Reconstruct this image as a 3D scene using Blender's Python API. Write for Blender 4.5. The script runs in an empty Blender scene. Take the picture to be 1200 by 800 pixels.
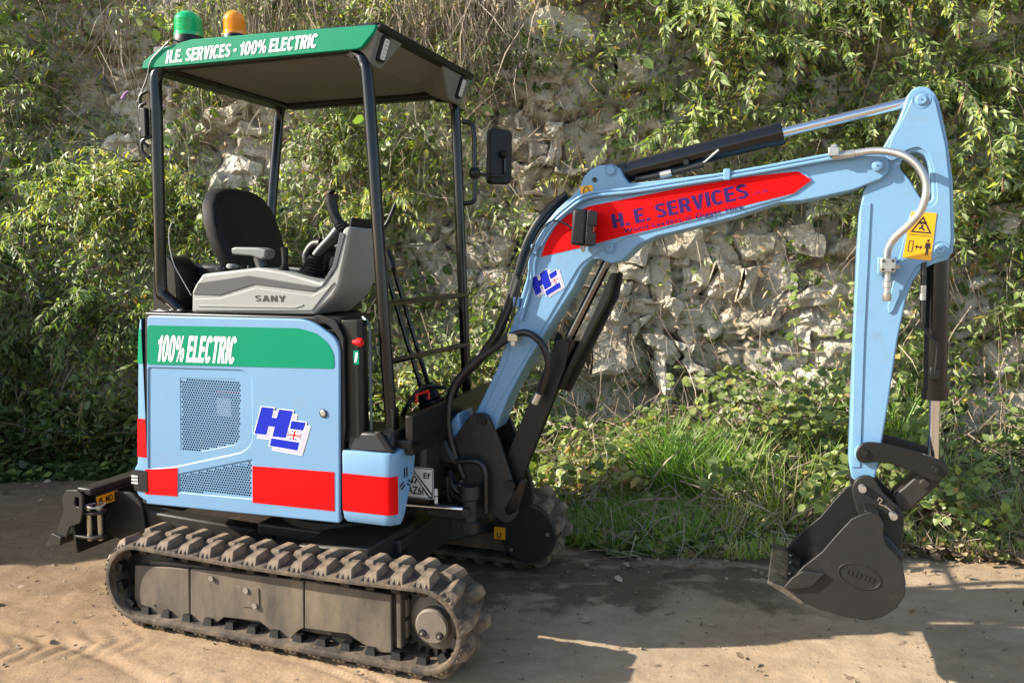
import bpy, bmesh, math, random
import numpy as np
from mathutils import Vector, Matrix, noise
random.seed(7); np.random.seed(7)
C = bpy.context.scene.collection
scn = bpy.context.scene
R = math.radians

# ---------------------------------------------------------------- camera
cd = bpy.data.cameras.new('camera'); cam = bpy.data.objects.new('camera', cd); C.objects.link(cam)
cd.sensor_width = 36; cd.lens = 28.8; cd.clip_end = 500; cd.clip_start = .05
cam.location = (0, 0, 1.482); cam.rotation_euler = (R(90 - 5.61), 0, 0)
scn.camera = cam
# ---------------------------------------------------------------- light
SUN_AZ = R(3.7); SUN_EL = R(29)     # direction the light travels, from +X
w = bpy.data.worlds.new('World'); scn.world = w; w.use_nodes = True
nt = w.node_tree
sky = nt.nodes.new('ShaderNodeTexSky'); sky.sky_type = 'NISHITA'; sky.sun_disc = False
sky.sun_elevation = SUN_EL; sky.sun_rotation = R(266.3)
bg = nt.nodes['Background']; bg.inputs[1].default_value = .13
nt.links.new(sky.outputs[0], bg.inputs[0])
ld = bpy.data.lights.new('sun', 'SUN'); ld.energy = 5.0; ld.angle = R(.53); ld.color = (1, .92, .79)
sun = bpy.data.objects.new('sun', ld); C.objects.link(sun)
sd = Vector((math.cos(SUN_AZ)*math.cos(SUN_EL), math.sin(SUN_AZ)*math.cos(SUN_EL), -math.sin(SUN_EL)))
sun.rotation_euler = sd.to_track_quat('-Z', 'Y').to_euler(); sun.location = (-8, 0, 8)
scn.view_settings.view_transform = 'Standard'; scn.view_settings.look = 'None'
scn.view_settings.exposure = 1.27; scn.view_settings.gamma = 1
scn.cycles.max_bounces = 8; scn.cycles.transparent_max_bounces = 8

# ---------------------------------------------------------------- materials
MAT = {}
def mat(name, col, rough=.5, metal=0, spec=.5, var=.0, vscale=6, bump=0, bscale=60, coat=0, dirt=None, dirt_amt=0, dscale=5, trans=0, obj=True, streak=False):
    if name in MAT: return MAT[name]
    m = bpy.data.materials.new(name); MAT[name] = m; m.use_nodes = True
    n = m.node_tree.nodes; L = m.node_tree.links; b = n['Principled BSDF']
    b.inputs['Roughness'].default_value = rough; b.inputs['Metallic'].default_value = metal
    b.inputs['Specular IOR Level'].default_value = spec
    b.inputs['Coat Weight'].default_value = coat; b.inputs['Coat Roughness'].default_value = .08
    b.inputs['Transmission Weight'].default_value = trans
    tc = n.new('ShaderNodeTexCoord'); src = tc.outputs['Object']
    def noise(s, det=6, stretch=None):
        t = n.new('ShaderNodeTexNoise'); t.inputs['Scale'].default_value = s; t.inputs['Detail'].default_value = det
        t.inputs['Roughness'].default_value = .62
        if stretch:
            mp = n.new('ShaderNodeMapping'); mp.inputs['Scale'].default_value = stretch; L.new(src, mp.inputs[0]); L.new(mp.outputs[0], t.inputs[0])
        else: L.new(src, t.inputs[0])
        return t
    last = None
    rgb = n.new('ShaderNodeRGB'); rgb.outputs[0].default_value = (*col, 1); last = rgb.outputs[0]
    if var:
        t = noise(vscale); mr = n.new('ShaderNodeMapRange'); mr.inputs[1].default_value = .3; mr.inputs[2].default_value = .7
        mr.inputs[3].default_value = 1-var; mr.inputs[4].default_value = 1+var; L.new(t.outputs[0], mr.inputs[0])
        mx = n.new('ShaderNodeVectorMath'); mx.operation = 'SCALE'; L.new(last, mx.inputs[0]); L.new(mr.outputs[0], mx.inputs['Scale']); last = mx.outputs[0]
    if dirt:
        t = noise(dscale, 9, (1, 1, .35) if streak else None)
        mr = n.new('ShaderNodeMapRange'); mr.inputs[1].default_value = .62-dirt_amt*.35; mr.inputs[2].default_value = .75; L.new(t.outputs[0], mr.inputs[0])
        ml = n.new('ShaderNodeMath'); ml.operation = 'MULTIPLY'; ml.inputs[1].default_value = min(1, dirt_amt*1.3); L.new(mr.outputs[0], ml.inputs[0])
        mx = n.new('ShaderNodeMix'); mx.data_type = 'RGBA'; L.new(ml.outputs[0], mx.inputs[0]); L.new(last, mx.inputs[6]); mx.inputs[7].default_value = (*dirt, 1); last = mx.outputs[2]
        rr = n.new('ShaderNodeMapRange'); rr.inputs[3].default_value = rough; rr.inputs[4].default_value = min(1, rough+.45); L.new(ml.outputs[0], rr.inputs[0]); L.new(rr.outputs[0], b.inputs['Roughness'])
    L.new(last, b.inputs['Base Color'])
    if bump:
        t = noise(bscale, 5); bp = n.new('ShaderNodeBump'); bp.inputs['Strength'].default_value = 1; bp.inputs['Distance'].default_value = bump
        L.new(t.outputs[0], bp.inputs['Height']); L.new(bp.outputs[0], b.inputs['Normal'])
    return m
DUST = (.30, .235, .165)
blue = mat('light_blue_paint', (.142, .272, .430), .38, coat=.2, spec=.35, var=.04, vscale=2, dirt=(.24, .20, .15), dirt_amt=.16, dscale=10, bump=.0004, bscale=9)
bluesteel = mat('light_blue_steel', (.150, .292, .455), .44, coat=.15, spec=.35, var=.04, vscale=3, dirt=(.15, .14, .12), dirt_amt=.2, dscale=14, bump=.0006, bscale=25)
red = mat('red_film', (.62, .0, .001), .6, spec=.12)
green = mat('green_film', (.0, .20, .105), .5, spec=.12, var=.04)
white = mat('white_film', (.74, .74, .73), .4)
lilac = mat('grey_lilac_film', (.42, .38, .48), .4)
royal = mat('royal_blue_film', (.004, .015, .36), .5, spec=.2)
purple = mat('violet_letter_film', (.030, .006, .085), .5, spec=.2)
black = mat('black_gloss_paint', (.004, .004, .0045), .2, spec=.45, var=.1)
satin = mat('satin_black', (.008, .0075, .007), .42, spec=.35, var=.15, bump=.0004, bscale=80, dirt=(.06, .05, .04), dirt_amt=.10, dscale=12)
steelk = mat('black_steel_worn', (.017, .015, .013), .5, spec=.4, var=.2, vscale=8, bump=.0006, bscale=50, dirt=(.07, .058, .045), dirt_amt=.22, dscale=7)
rubberhose = mat('hose_rubber', (.007, .007, .007), .4, bump=.0005, bscale=150)
chrome = mat('chrome', (.62, .62, .64), .16, metal=1, var=.04)
zinc = mat('zinc_steel', (.45, .44, .41), .38, metal=.85, var=.15, vscale=20)
brass = mat('yellow_zinc', (.50, .45, .33), .35, metal=.8, var=.1, vscale=20)
beige = mat('beige_plastic', (.235, .237, .225), .55, var=.03, bump=.0003, bscale=250)
liner = mat('beige_liner', (.125, .125, .112), .6, var=.05, bump=.0003, bscale=150)
greyp = mat('grey_plastic', (.042, .044, .050), .5, bump=.0003, bscale=250)
darkp = mat('dark_plastic', (.007, .007, .008), .5, spec=.3, bump=.0003, bscale=200)
vinyl = mat('black_vinyl', (.007, .007, .007), .62, spec=.3, bump=.0008, bscale=120, var=.15)
yellow = mat('yellow_sticker', (.72, .34, .004), .45, dirt=DUST, dirt_amt=.12, dscale=40)
inkm = mat('black_ink', (.01, .01, .01), .5)
whitep = mat('white_plastic', (.62, .62, .58), .45)
lens = mat('clear_lens', (.60, .60, .58), .15, var=.1, vscale=60)
redp = mat('red_plastic', (.6, .01, .01), .35)
gdome = mat('green_lens', (.0, .52, .15), .12, trans=.25, coat=.6)
odome = mat('orange_lens', (1.0, .30, .0), .15, trans=.15, coat=.4)
mud = (.17, .13, .09)
rubber = mat('muddy_rubber', (.032, .024, .018), .75, var=.35, vscale=12, bump=.005, bscale=35, dirt=(.20, .142, .09), dirt_amt=.68, dscale=11)
lugm = mat('muddy_lug_rubber', (.060, .045, .033), .75, var=.25, vscale=25, bump=.003, bscale=45, dirt=(.33, .24, .155), dirt_amt=.7, dscale=12)
framem = mat('dusty_track_frame', (.060, .048, .036), .62, var=.18, vscale=7, bump=.0012, bscale=40, dirt=(.19, .142, .095), dirt_amt=.68, dscale=9, streak=True)
hubm = mat('dusty_hub', (.13, .105, .08), .65, var=.2, vscale=9, bump=.001, bscale=40, dirt=mud, dirt_amt=.3, dscale=9)

# ---------------------------------------------------------------- mesh helpers
def link(name, me, m, parent=None, smooth=35, bevel=0, seg=2):
    o = bpy.data.objects.new(name, me); C.objects.link(o)
    for x in (m if isinstance(m, (list, tuple)) else [m]): me.materials.append(x)
    if parent is not None: o.parent = parent
    if smooth:
        me.shade_smooth(); me.set_sharp_from_angle(angle=R(smooth))
    if bevel:
        b = o.modifiers.new('bevel', 'BEVEL'); b.width = bevel; b.segments = seg; b.limit_method = 'ANGLE'; b.angle_limit = R(28); b.harden_normals = False
    return o
def catmull(pts, n=6, closed=False):
    P = [Vector(q) for q in pts]; out = []; N = len(P)
    for i in range(N if closed else N-1):
        if closed: a, b, c, d = P[(i-1) % N], P[i], P[(i+1) % N], P[(i+2) % N]
        else: a, b, c, d = P[max(i-1, 0)], P[i], P[i+1], P[min(i+2, N-1)]
        for k in range(n):
            t = k/n
            out.append(.5*((2*b)+(c-a)*t+(2*a-5*b+4*c-d)*t*t+(-a+3*b-3*c+d)*t**3))
    if not closed: out.append(P[-1])
    return out
class MB:
    def __init__(s): s.v = []; s.f = []; s.mi = []
    def add(s, v, f, mi=0):
        k = len(s.v); s.v += [tuple(q) for q in v]; s.f += [tuple(i+k for i in g) for g in f]; s.mi += [mi]*len(f); return s
    def box(s, x0, x1, y0, y1, z0, z1, mi=0, M=None):
        v = [Vector((x, y, z)) for z in (z0, z1) for x, y in ((x0, y0), (x1, y0), (x1, y1), (x0, y1))]
        if M: v = [M @ q for q in v]
        return s.add(v, [(0, 3, 2, 1), (4, 5, 6, 7), (0, 1, 5, 4), (1, 2, 6, 5), (2, 3, 7, 6), (3, 0, 4, 7)], mi)
    def hexa(s, v, mi=0):   # 8 corners, bottom ring then top ring
        return s.add(v, [(0, 3, 2, 1), (4, 5, 6, 7), (0, 1, 5, 4), (1, 2, 6, 5), (2, 3, 7, 6), (3, 0, 4, 7)], mi)
    def loft(s, rings, cap=True, mi=0, closed=True):
        n = len(rings[0]); v = [q for r in rings for q in r]; f = []
        for i in range(len(rings)-1):
            for j in range(n if closed else n-1):
                k = (j+1) % n; f.append((i*n+j, i*n+k, (i+1)*n+k, (i+1)*n+j))
        if cap: f += [tuple(range(n-1, -1, -1)), tuple(range((len(rings)-1)*n, len(rings)*n))]
        return s.add(v, f, mi)
    def side(s, poly, y0, y1, mi=0):      # outline in (x,z), thick along y
        return s.loft([[(x, y0, z) for x, z in poly], [(x, y1, z) for x, z in poly]], mi=mi)
    def plan(s, poly, z0, z1, mi=0):
        return s.loft([[(x, y, z0) for x, y in poly], [(x, y, z1) for x, y in poly]], mi=mi)
    def tube(s, pts, r, seg=10, n=5, mi=0, smooth=True):
        P = catmull(pts, n) if (smooth and len(pts) > 2) else [Vector(q) for q in pts]
        rings = []; up = None
        for i, q in enumerate(P):
            t = (P[min(i+1, len(P)-1)]-P[max(i-1, 0)]).normalized()
            if up is None: up = Vector((0, 0, 1)) if abs(t.z) < .9 else Vector((0, 1, 0))
            a = t.cross(up).normalized(); up = a.cross(t).normalized()
            rr = r[0]+(r[1]-r[0])*i/(len(P)-1) if isinstance(r, tuple) else r
            rings.append([q+a*rr*math.cos(6.2832*k/seg)+up*rr*math.sin(6.2832*k/seg) for k in range(seg)])
        return s.loft(rings, mi=mi)
    def cyl(s, p0, p1, r0, r1=None, seg=24, mi=0):
        return s.tube([p0, p1], (r0, r0 if r1 is None else r1), seg, mi=mi, smooth=False)
    def lathe(s, prof, base, axis='Z', seg=32, mi=0):      # prof (r,h)
        rings = []
        for r, h in prof:
            ring = []
            for k in range(seg):
                a = 6.2832*k/seg; x, y = max(r, 1e-4)*math.cos(a), max(r, 1e-4)*math.sin(a)
                if axis == 'Z': q = Vector((x, y, h))
                elif axis == 'Y': q = Vector((x, h, -y))
                else: q = Vector((h, x, y))
                ring.append(q+Vector(base))
            rings.append(ring)
        return s.loft(rings, mi=mi)
    def build(s, name, m, parent=None, smooth=35, bevel=0, seg=2):
        me = bpy.data.meshes.new(name); me.from_pydata(s.v, [], s.f)
        me.polygons.foreach_set('material_index', s.mi)
        bm = bmesh.new(); bm.from_mesh(me); bmesh.ops.recalc_face_normals(bm, faces=bm.faces); bm.to_mesh(me); bm.free()
        return link(name, me, m, parent, smooth, bevel, seg)
def rounded(poly, r, n=4):
    out = []; N = len(poly)
    for i in range(N):
        a, b, c = Vector(poly[i-1]), Vector(poly[i]), Vector(poly[(i+1) % N])
        rr = r[i] if isinstance(r, (list, tuple)) else r
        u = a-b; v = c-b; d = min(rr, u.length*.45, v.length*.45)
        if d < 1e-4: out.append(tuple(b)); continue
        p0 = b+u.normalized()*d; p1 = b+v.normalized()*d
        for k in range(n+1):
            t = k/n; out.append(tuple(p0*(1-t)**2+b*2*t*(1-t)+p1*t*t))
    return out
def spl(poly, n=4): return [(q.x, q.y) for q in catmull([(a, b, 0) for a, b in poly], n, True)]
SIDE = Matrix(((1, 0, 0, 0), (0, 0, 1, 0), (0, 1, 0, 0), (0, 0, 0, 1)))  # (u,v,w)->(u,w,v)
def curve_mesh(name, outer, holes, thick, bev, bres=2):
    cu = bpy.data.curves.new(name, 'CURVE'); cu.dimensions = '2D'; cu.fill_mode = 'BOTH'
    for poly in [outer]+list(holes):
        sp = cu.splines.new('POLY'); sp.points.add(len(poly)-1); sp.use_cyclic_u = True
        for i, (x, y) in enumerate(poly): sp.points[i].co = (x, y, 0, 1)
    cu.extrude = max(0, thick/2-bev); cu.bevel_depth = bev; cu.bevel_resolution = bres; cu.offset = -bev
    o = bpy.data.objects.new(name, cu); C.objects.link(o)
    me = bpy.data.meshes.new_from_object(o.evaluated_get(bpy.context.evaluated_depsgraph_get()))
    bpy.data.objects.remove(o); bpy.data.curves.remove(cu); me.materials.clear(); me.name = name
    return me
def plate(name, outer, y0, y1, m, parent, holes=(), bev=.003, frame=None, bres=2, smooth=30):
    """flat part with an (x,z) outline, filling y0..y1 (holes allowed); frame replaces the side plane"""
    me = curve_mesh(name, outer, holes, abs(y1-y0), bev, bres)
    if frame is None: M = Matrix(((1, 0, 0, 0), (0, 0, -1, (y0+y1)/2), (0, 1, 0, 0), (0, 0, 0, 1)))
    else: M = frame @ Matrix.Translation((0, 0, (y0+y1)/2))
    me.transform(M)
    return link(name, me, m, parent, smooth)
# bold block capitals cut as vinyl
def _pl(pts, t, closed=False):       # outline of a thick line, t = (horizontal-move thickness, vertical-move thickness)/2
    n = len(pts); Lf = []; Rt = []
    for i in range(n):
        a = pts[i-1] if (i > 0 or closed) else pts[i]; b = pts[(i+1) % n] if (i < n-1 or closed) else pts[i]
        dx, dy = b[0]-a[0], b[1]-a[1]; l = math.hypot(dx, dy); nx, ny = -dy/l, dx/l
        Lf.append((pts[i][0]+nx*t[0], pts[i][1]+ny*t[1])); Rt.append((pts[i][0]-nx*t[0], pts[i][1]-ny*t[1]))
    return (Lf, Rt)
def _arc(cx, cy, rx, ry, a0, a1, n=14, p=.82):
    o = []
    for k in range(n+1):
        a = R(a0+(a1-a0)*k/n); c, s = math.cos(a), math.sin(a); o.append((cx+rx*math.copysign(abs(c)**p, c), cy+ry*math.copysign(abs(s)**p, s)))
    return o
def glyph(ch):
    X_, Y_ = .12, .095       # half stem, half bar
    t = (X_, Y_); w = .62
    if ch == 'H': return w, [[(0, 0), (.23, 0), (.23, .40), (.39, .40), (.39, 0), (w, 0), (w, 1), (.39, 1), (.39, .60), (.23, .60), (.23, 1), (0, 1)]], []
    if ch == 'E': return .54, [[(0, 0), (.54, 0), (.54, .18), (.23, .18), (.23, .42), (.50, .42), (.50, .60), (.23, .60), (.23, .82), (.53, .82), (.53, 1), (0, 1)]], []
    if ch == 'L': return .50, [[(0, 0), (.50, 0), (.50, .18), (.23, .18), (.23, 1), (0, 1)]], []
    if ch == 'I': return .23, [[(0, 0), (.23, 0), (.23, 1), (0, 1)]], []
    if ch == 'T': return .58, [[(.175, 0), (.405, 0), (.405, .81), (.58, .81), (.58, 1), (0, 1), (0, .81), (.175, .81)]], []
    if ch == 'N': return w, [[(0, 0), (.21, 0), (.21, .58), (.40, 0), (w, 0), (w, 1), (.41, 1), (.41, .42), (.22, 1), (0, 1)]], []
    if ch == 'V': return .64, [[(.21, 0), (.43, 0), (.64, 1), (.41, 1), (.32, .38), (.23, 1), (0, 1)]], []
    if ch == 'Y': return .66, [[(.215, 0), (.445, 0), (.445, .38), (.66, 1), (.42, 1), (.33, .62), (.24, 1), (0, 1), (.215, .38)]], []
    if ch == 'A': return .68, [[(0, 0), (.23, 0), (.265, .18), (.415, .18), (.45, 0), (.68, 0), (.46, 1), (.22, 1)]], [[(.29, .35), (.34, .66), (.39, .35)]]
    if ch == '1': return .46, [[(.20, 0), (.43, 0), (.43, 1), (.25, 1), (.20, .88), (.02, .80), (.02, .64), (.20, .68)]], []
    if ch == '-': return .34, [[(.02, .36), (.32, .36), (.32, .55), (.02, .55)]], []
    if ch == '.': return .24, [[(0, 0), (.22, 0), (.22, .2), (0, .2)]], []
    if ch == ' ': return .16, [], []
    if ch == '0' or ch == 'O':
        return .60, [_arc(.30, .5, .30, .515, 0, 346, 26, .8)], [_arc(.30, .5, .085, .34, 0, 340, 18, .8)]
    if ch == 'C':
        o = _arc(.31, .5, .31, .515, 32, 328, 24, .8)+_arc(.31, .5, .09, .33, 318, 42, 18, .8); return .60, [o], []
    if ch == 'R':
        o = [(0, 0), (.23, 0), (.23, .40), (.29, .40), (.38, 0), (.62, 0), (.52, .38), (.48, .45), (.56, .52), (.60, .62), (.60, .78), (.56, .90), (.48, .97), (.36, 1), (0, 1)]
        return .62, [o], [[(.23, .57), (.33, .57), (.38, .62), (.385, .72), (.37, .79), (.32, .83), (.23, .83)]]
    if ch == 'S':
        c = _arc(.30, .735, .20, .17, 20, 180, 9, .9)+[(.13, .66), (.20, .56), (.38, .46), (.455, .38)]+_arc(.285, .265, .19, .17, 10, -165, 9, .9)
        L_, R__ = _pl(c, (.105, .085)); return .58, [L_+R__[::-1]], []
    if ch == '%':
        a = _arc(.19, .73, .19, .27, 0, 340, 16, .85); b = _arc(.19, .73, .06, .15, 0, 340, 12, .85)
        c = [(x+.52, y-.46) for x, y in a]; d = [(x+.52, y-.46) for x, y in b]; return .90, [a, c, [(.22, 0), (.34, 0), (.68, 1), (.56, 1)]], [b, d]
    if ch in '6789ZFf': return None
    return None
def cut_text(name, body, p0, width, height, y, m, parent, shear=0, ang=0, gap=.11, frame=None):
    x = 0; loops = []
    for ch in body:
        w_, outs, hs = glyph(ch)
        for lp in outs+hs: loops.append([(px+x, py) for px, py in lp])
        x += w_+gap
    x -= gap
    loops = [[(px*width/x+py*height*shear, py*height) for px, py in lp] for lp in loops]
    me = curve_mesh(name, loops[0], loops[1:], 0, 0); me.transform(Matrix.Rotation(ang, 4, 'Z'))
    F = Matrix(((1, 0, 0, p0[0]), (0, 0, -1, y), (0, 1, 0, p0[1]), (0, 0, 0, 1))) if frame is None else frame @ Matrix.Translation((p0[0], p0[1], y))
    me.transform(F); return link(name, me, m, parent, 0)
def text(name, body, p0, width, height, y, m, parent, shear=0, ang=0, bold=0, sheary=0, frame=None, ext=.0006, spacing=1, strong=0):
    cu = bpy.data.curves.new(name, 'FONT'); cu.body = body; cu.size = 1; cu.shear = shear; cu.offset = bold; cu.extrude = 0; cu.space_character = spacing
    o = bpy.data.objects.new(name, cu); C.objects.link(o)
    me = bpy.data.meshes.new_from_object(o.evaluated_get(bpy.context.evaluated_depsgraph_get()))
    bpy.data.objects.remove(o); bpy.data.curves.remove(cu); me.materials.clear(); me.name = name
    if strong:      # thicken the strokes with stepped layers of film
        bm = bmesh.new(); lv = 0; zl = []
        for ox_ in (-strong, -strong/3, strong/3, strong):
            for oy_ in (-strong*.45, strong*.45):
                n0 = len(bm.verts); bm.from_mesh(me); bm.verts.ensure_lookup_table()
                for v in bm.verts[n0:]: v.co.x += ox_+oy_*shear; v.co.y += oy_; v.co.z = lv*.00009
                lv += 1
        if strong and '1' in body:      # the foot-to-head serif of the figure one
            pass
        bm.to_mesh(me); bm.free()
    xs = [v.co.x for v in me.vertices]; ys = [v.co.y for v in me.vertices]
    sx = width/(max(xs)-min(xs)); sy = height/(max(ys)-min(ys))
    me.transform(Matrix.Scale(sy, 4, (0, 1, 0)) @ Matrix.Scale(sx, 4, (1, 0, 0)) @ Matrix.Translation((-min(xs), -min(ys), 0)))
    Mx = Matrix.Rotation(ang, 4, 'Z')
    if frame is None: F = Matrix(((1, 0, 0, p0[0]), (0, 0, -1, y), (0, 1, 0, p0[1]), (0, 0, 0, 1)))
    else: F = frame @ Matrix.Translation((p0[0], p0[1], y))
    me.transform(F @ Mx)
    return link(name, me, m, parent, 0)
def axes(o, ex, ey):      # frame matrix with origin o, unit axes ex, ey and ez = ex x ey
    ex = Vector(ex).normalized(); ey = Vector(ey); ez = ex.cross(ey).normalized(); ey = ez.cross(ex).normalized()
    return Matrix(((ex.x, ey.x, ez.x, o[0]), (ex.y, ey.y, ez.y, o[1]), (ex.z, ey.z, ez.z, o[2]), (0, 0, 0, 1)))
def tag(o, label=None, cat=None, group=None, kind=None):
    if label: o['label'] = label
    if cat: o['category'] = cat
    if group: o['group'] = group
    if kind: o['kind'] = kind
    return o
def circ(cx, cz, r, n=20, a0=0): return [(cx+r*math.cos(6.2832*k/n+a0), cz+r*math.sin(6.2832*k/n+a0)) for k in range(n)]

# ================================================================ EXCAVATOR
ex = bpy.data.objects.new('mini_excavator', None); C.objects.link(ex)
ex.location = (-.689, 3.612, 0); ex.rotation_euler = (0, 0, R(-19.73))
tag(ex, 'light blue electric mini excavator with red stripes and raised boom, parked on the dirt', 'excavator')
FRONT = lambda x: axes((x, 0, 0), (0, 1, 0), (0, 0, 1))

# ---------------- tracks
XR, XF, ZC, RR = -.635, .63, .188, .160
LEN = 2*(XF-XR)+2*math.pi*RR
def path(s):            # point, tangent, outward normal (x,z)
    s %= LEN; a = XF-XR; b = math.pi*RR
    if s < a: return (XR+s, ZC+RR-.012*math.sin(math.pi*s/a)), (1, 0), (0, 1)
    s -= a
    if s < b: t = math.pi/2-s/RR; return (XF+RR*math.cos(t), ZC+RR*math.sin(t)), (math.sin(t), -math.cos(t)), (math.cos(t), math.sin(t))
    s -= b
    if s < a: return (XF-s, ZC-RR), (-1, 0), (0, -1)
    s -= a; t = -math.pi/2-s/RR
    return (XR+RR*math.cos(t), ZC+RR*math.sin(t)), (math.sin(t), -math.cos(t)), (math.cos(t), math.sin(t))
def lug_mesh(sg):
    b = MB(); sk = .012
    base = [(-.036, -.006), (.028, -.006), (.040, .117), (-.030, .117)]
    top = [(-.019, .002), (.013, -.002), (.026, .088), (-.008, .092)]
    v = [(x, y*sg, -.004) for x, y in base]+[(x, y*sg, .031) for x, y in top]
    b.hexa(v)
    # mud ribs running down the outer shoulder
    for q in (-.014, 0, .014):
        b.add([(q-.004, .086*sg, .02), (q+.004, .086*sg, .02), (q+.006+q*.6, .118*sg, .001), (q-.006+q*.6, .118*sg, .001), (q, .086*sg, .024), (q+q*.6, .119*sg, .006)], [(0, 3, 5, 4), (1, 4, 5, 2), (3, 2, 5), (0, 4, 1), (0, 1, 2, 3)])
    me = bpy.data.meshes.new('track_lug'); me.from_pydata(b.v, [], b.f)
    bm = bmesh.new(); bm.from_mesh(me); bmesh.ops.recalc_face_normals(bm, faces=bm.faces)
    bmesh.ops.bevel(bm, geom=bm.edges[:12], offset=.0022, segments=1, affect='EDGES'); bm.to_mesh(me); bm.free()
    me.materials.append(lugm); return me
LUGS = [lug_mesh(-1), lug_mesh(1)]
_d = MB().hexa([(-.022, -.020, .004), (.022, -.020, .004), (.022, .020, .004), (-.022, .020, .004), (-.016, -.014, -.026), (.016, -.014, -.026), (.016, .014, -.026), (-.016, .014, -.026)])
DRIVE = bpy.data.meshes.new('drive_lug'); DRIVE.from_pydata(_d.v, [], _d.f); DRIVE.materials.append(rubberhose)
def make_track(yc, lab):
    rings = []; N = 132
    sec = [(0, -.115), (.002, -.09), (.002, .09), (0, .115), (-.006, .118), (-.018, .116), (-.022, .108), (-.022, -.108), (-.018, -.116), (-.006, -.118)]
    for i in range(N):
        (x, z), t, n = path(LEN*i/N)
        rings.append([(x+n[0]*d, yc+y, z+n[1]*d) for d, y in sec])
    b = MB(); b.loft(rings+[rings[0]], cap=False)
    belt = b.build('rubber_track', rubber, ex, 50); belt['label'] = lab
    n = 34
    for i in range(n*2):
        row = i % 2; (x, z), t, nn = path(LEN*(i+.35)/(2*n))
        o = bpy.data.objects.new('track_lug', LUGS[row]); C.objects.link(o); o.parent = belt
        M = Matrix(((t[0], 0, nn[0], x), (0, 1, 0, yc), (t[1], 0, nn[1], z), (0, 0, 0, 1))); o.matrix_local = M
        o.scale = (random.uniform(.93, 1.07), 1, random.uniform(.82, 1.1))
    for i in range(n*2):
        (x, z), t, nn = path(LEN*(i//2*2+.2)/(2*n))
        o = bpy.data.objects.new('drive_lug', DRIVE); C.objects.link(o); o.parent = belt
        o.matrix_local = Matrix(((t[0], 0, nn[0], x-nn[0]*.022), (0, 1, 0, yc+(-.068 if i % 2 else .068)), (t[1], 0, nn[1], z-nn[1]*.022), (0, 0, 0, 1)))
    return belt
nearT = make_track(-.56, 'muddy rubber track nearest the camera'); farT = make_track(.555, 'far rubber track in shade')
# sprockets, idlers, rollers
for yc, tr in ((-.56, nearT), (.555, farT)):
    b = MB(); prof = []
    star = []
    for k in range(22):
        a = 6.2832*k/22
        for da, r in ((-.09, .108), (-.045, .134), (.045, .134), (.09, .108)): star.append((XF+r*math.cos(a+da), ZC+r*math.sin(a+da)))
    b.side(star, yc-.02, yc+.02); b.build('sprocket', steelk, tr, 30, .002)
    MB().lathe([(0, -.03), (.095, -.03), (.118, -.02), (.128, -.02), (.128, .02), (.118, .02), (.095, .03), (0, .03)], (XR+.005, yc, ZC), 'Y', 36).build('idler_wheel', steelk, tr)
    for x in (-.36, -.05, .27):
        MB().lathe([(0, -.045), (.048, -.045), (.052, -.03), (.052, -.02), (.035, -.015), (.035, .015), (.052, .02), (.052, .03), (.048, .045), (0, .045)], (x, yc, .088), 'Y', 24).build('roller', steelk, tr)
# near track frame : three plates
fy = -.628
pl1 = [(-0.685,0.241),(-0.411,0.263),(-0.417,0.05),(-0.447,0.042),(-0.598,0.047),(-0.677,0.061),(-0.697,0.102)]
pl2 = [(-0.403,0.264),(0.122,0.286),(0.121,0.099),(0.098,0.088),(0.062,0.049),(-0.011,0.047),(-0.026,0.065),(-0.08,0.095),(-0.249,0.086),(-0.279,0.06),(-0.316,0.048),(-0.413,0.05)]
pl3 = [(0.13,0.287),(0.493,0.282),(0.493,0.063),(0.437,0.057),(0.37,0.079),(0.313,0.106),(0.124,0.099)]
for pl in (pl1, pl2, pl3):
    plate('frame_plate', rounded(pl, .006), fy, fy+.02, framem, nearT, bev=.004)
b = MB(); b.hexa([(-.64, -.60, .07), (.50, -.60, .07), (.50, -.50, .07), (-.64, -.50, .07), (-.64, -.60, .262), (.50, -.60, .275), (.50, -.50, .275), (-.64, -.50, .262)])
b.build('frame_beam', framem, nearT, 30, .008)
MB().box(.512, .532, -.626, -.50, .085, .29).build('frame_end_plate', framem, nearT, 30, .004)
for z in (.11, .19): MB().box(.532, .542, -.60, -.575, z+.005, z+.07).build('end_slot_bar', hubm, nearT, 30, .003)
for q in [(-0.134,0.214),(-0.096,0.158),(-0.298,0.24)]:
    MB().lathe([(0, 0), (.0125, 0), (.0125, .003), (.008, .004), (.008, .010), (0, .010)], (q[0], fy-.010, q[1]), 'Y', 6).build('bolt', zinc, nearT)
plate('grease_cover', rounded([(-0.181,0.225),(-0.078,0.229),(-0.077,0.151),(-0.16,0.145)], .004), fy-.004, fy-.0005, framem, nearT, bev=.001)
for q in [(-0.656,0.076),(-0.59,0.086),(-0.525,0.077)]:
    MB().lathe([(.0045, 0), (.0045, .004), (0, .004)], (q[0], fy-.0025, q[1]), 'Y', 12).build('drain_hole', inkm, nearT)
# near drive motor cover
MB().lathe([(0, -.036), (.058, -.036), (.064, -.030), (.066, 0), (.085, .01), (.105, .02), (.105, .05), (0, .05)], (.655, -.60, .19), 'Y', 40).build('drive_hub', hubm, nearT, 30)
for a in (-.6, 2.6+1.1):
    MB().lathe([(0, -.006), (.013, -.006), (.015, 0), (0, 0)], (.655+.04*math.cos(a), -.637, .19+.035*math.sin(a)-.006), 'Y', 16).build('hub_plug', steelk, nearT)
    MB().lathe([(0, -.004), (.005, -.004), (.005, 0), (0, 0)], (.655+.04*math.cos(a), -.6425, .19+.035*math.sin(a)-.006), 'Y', 6).build('plug_bolt', zinc, nearT)
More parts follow.
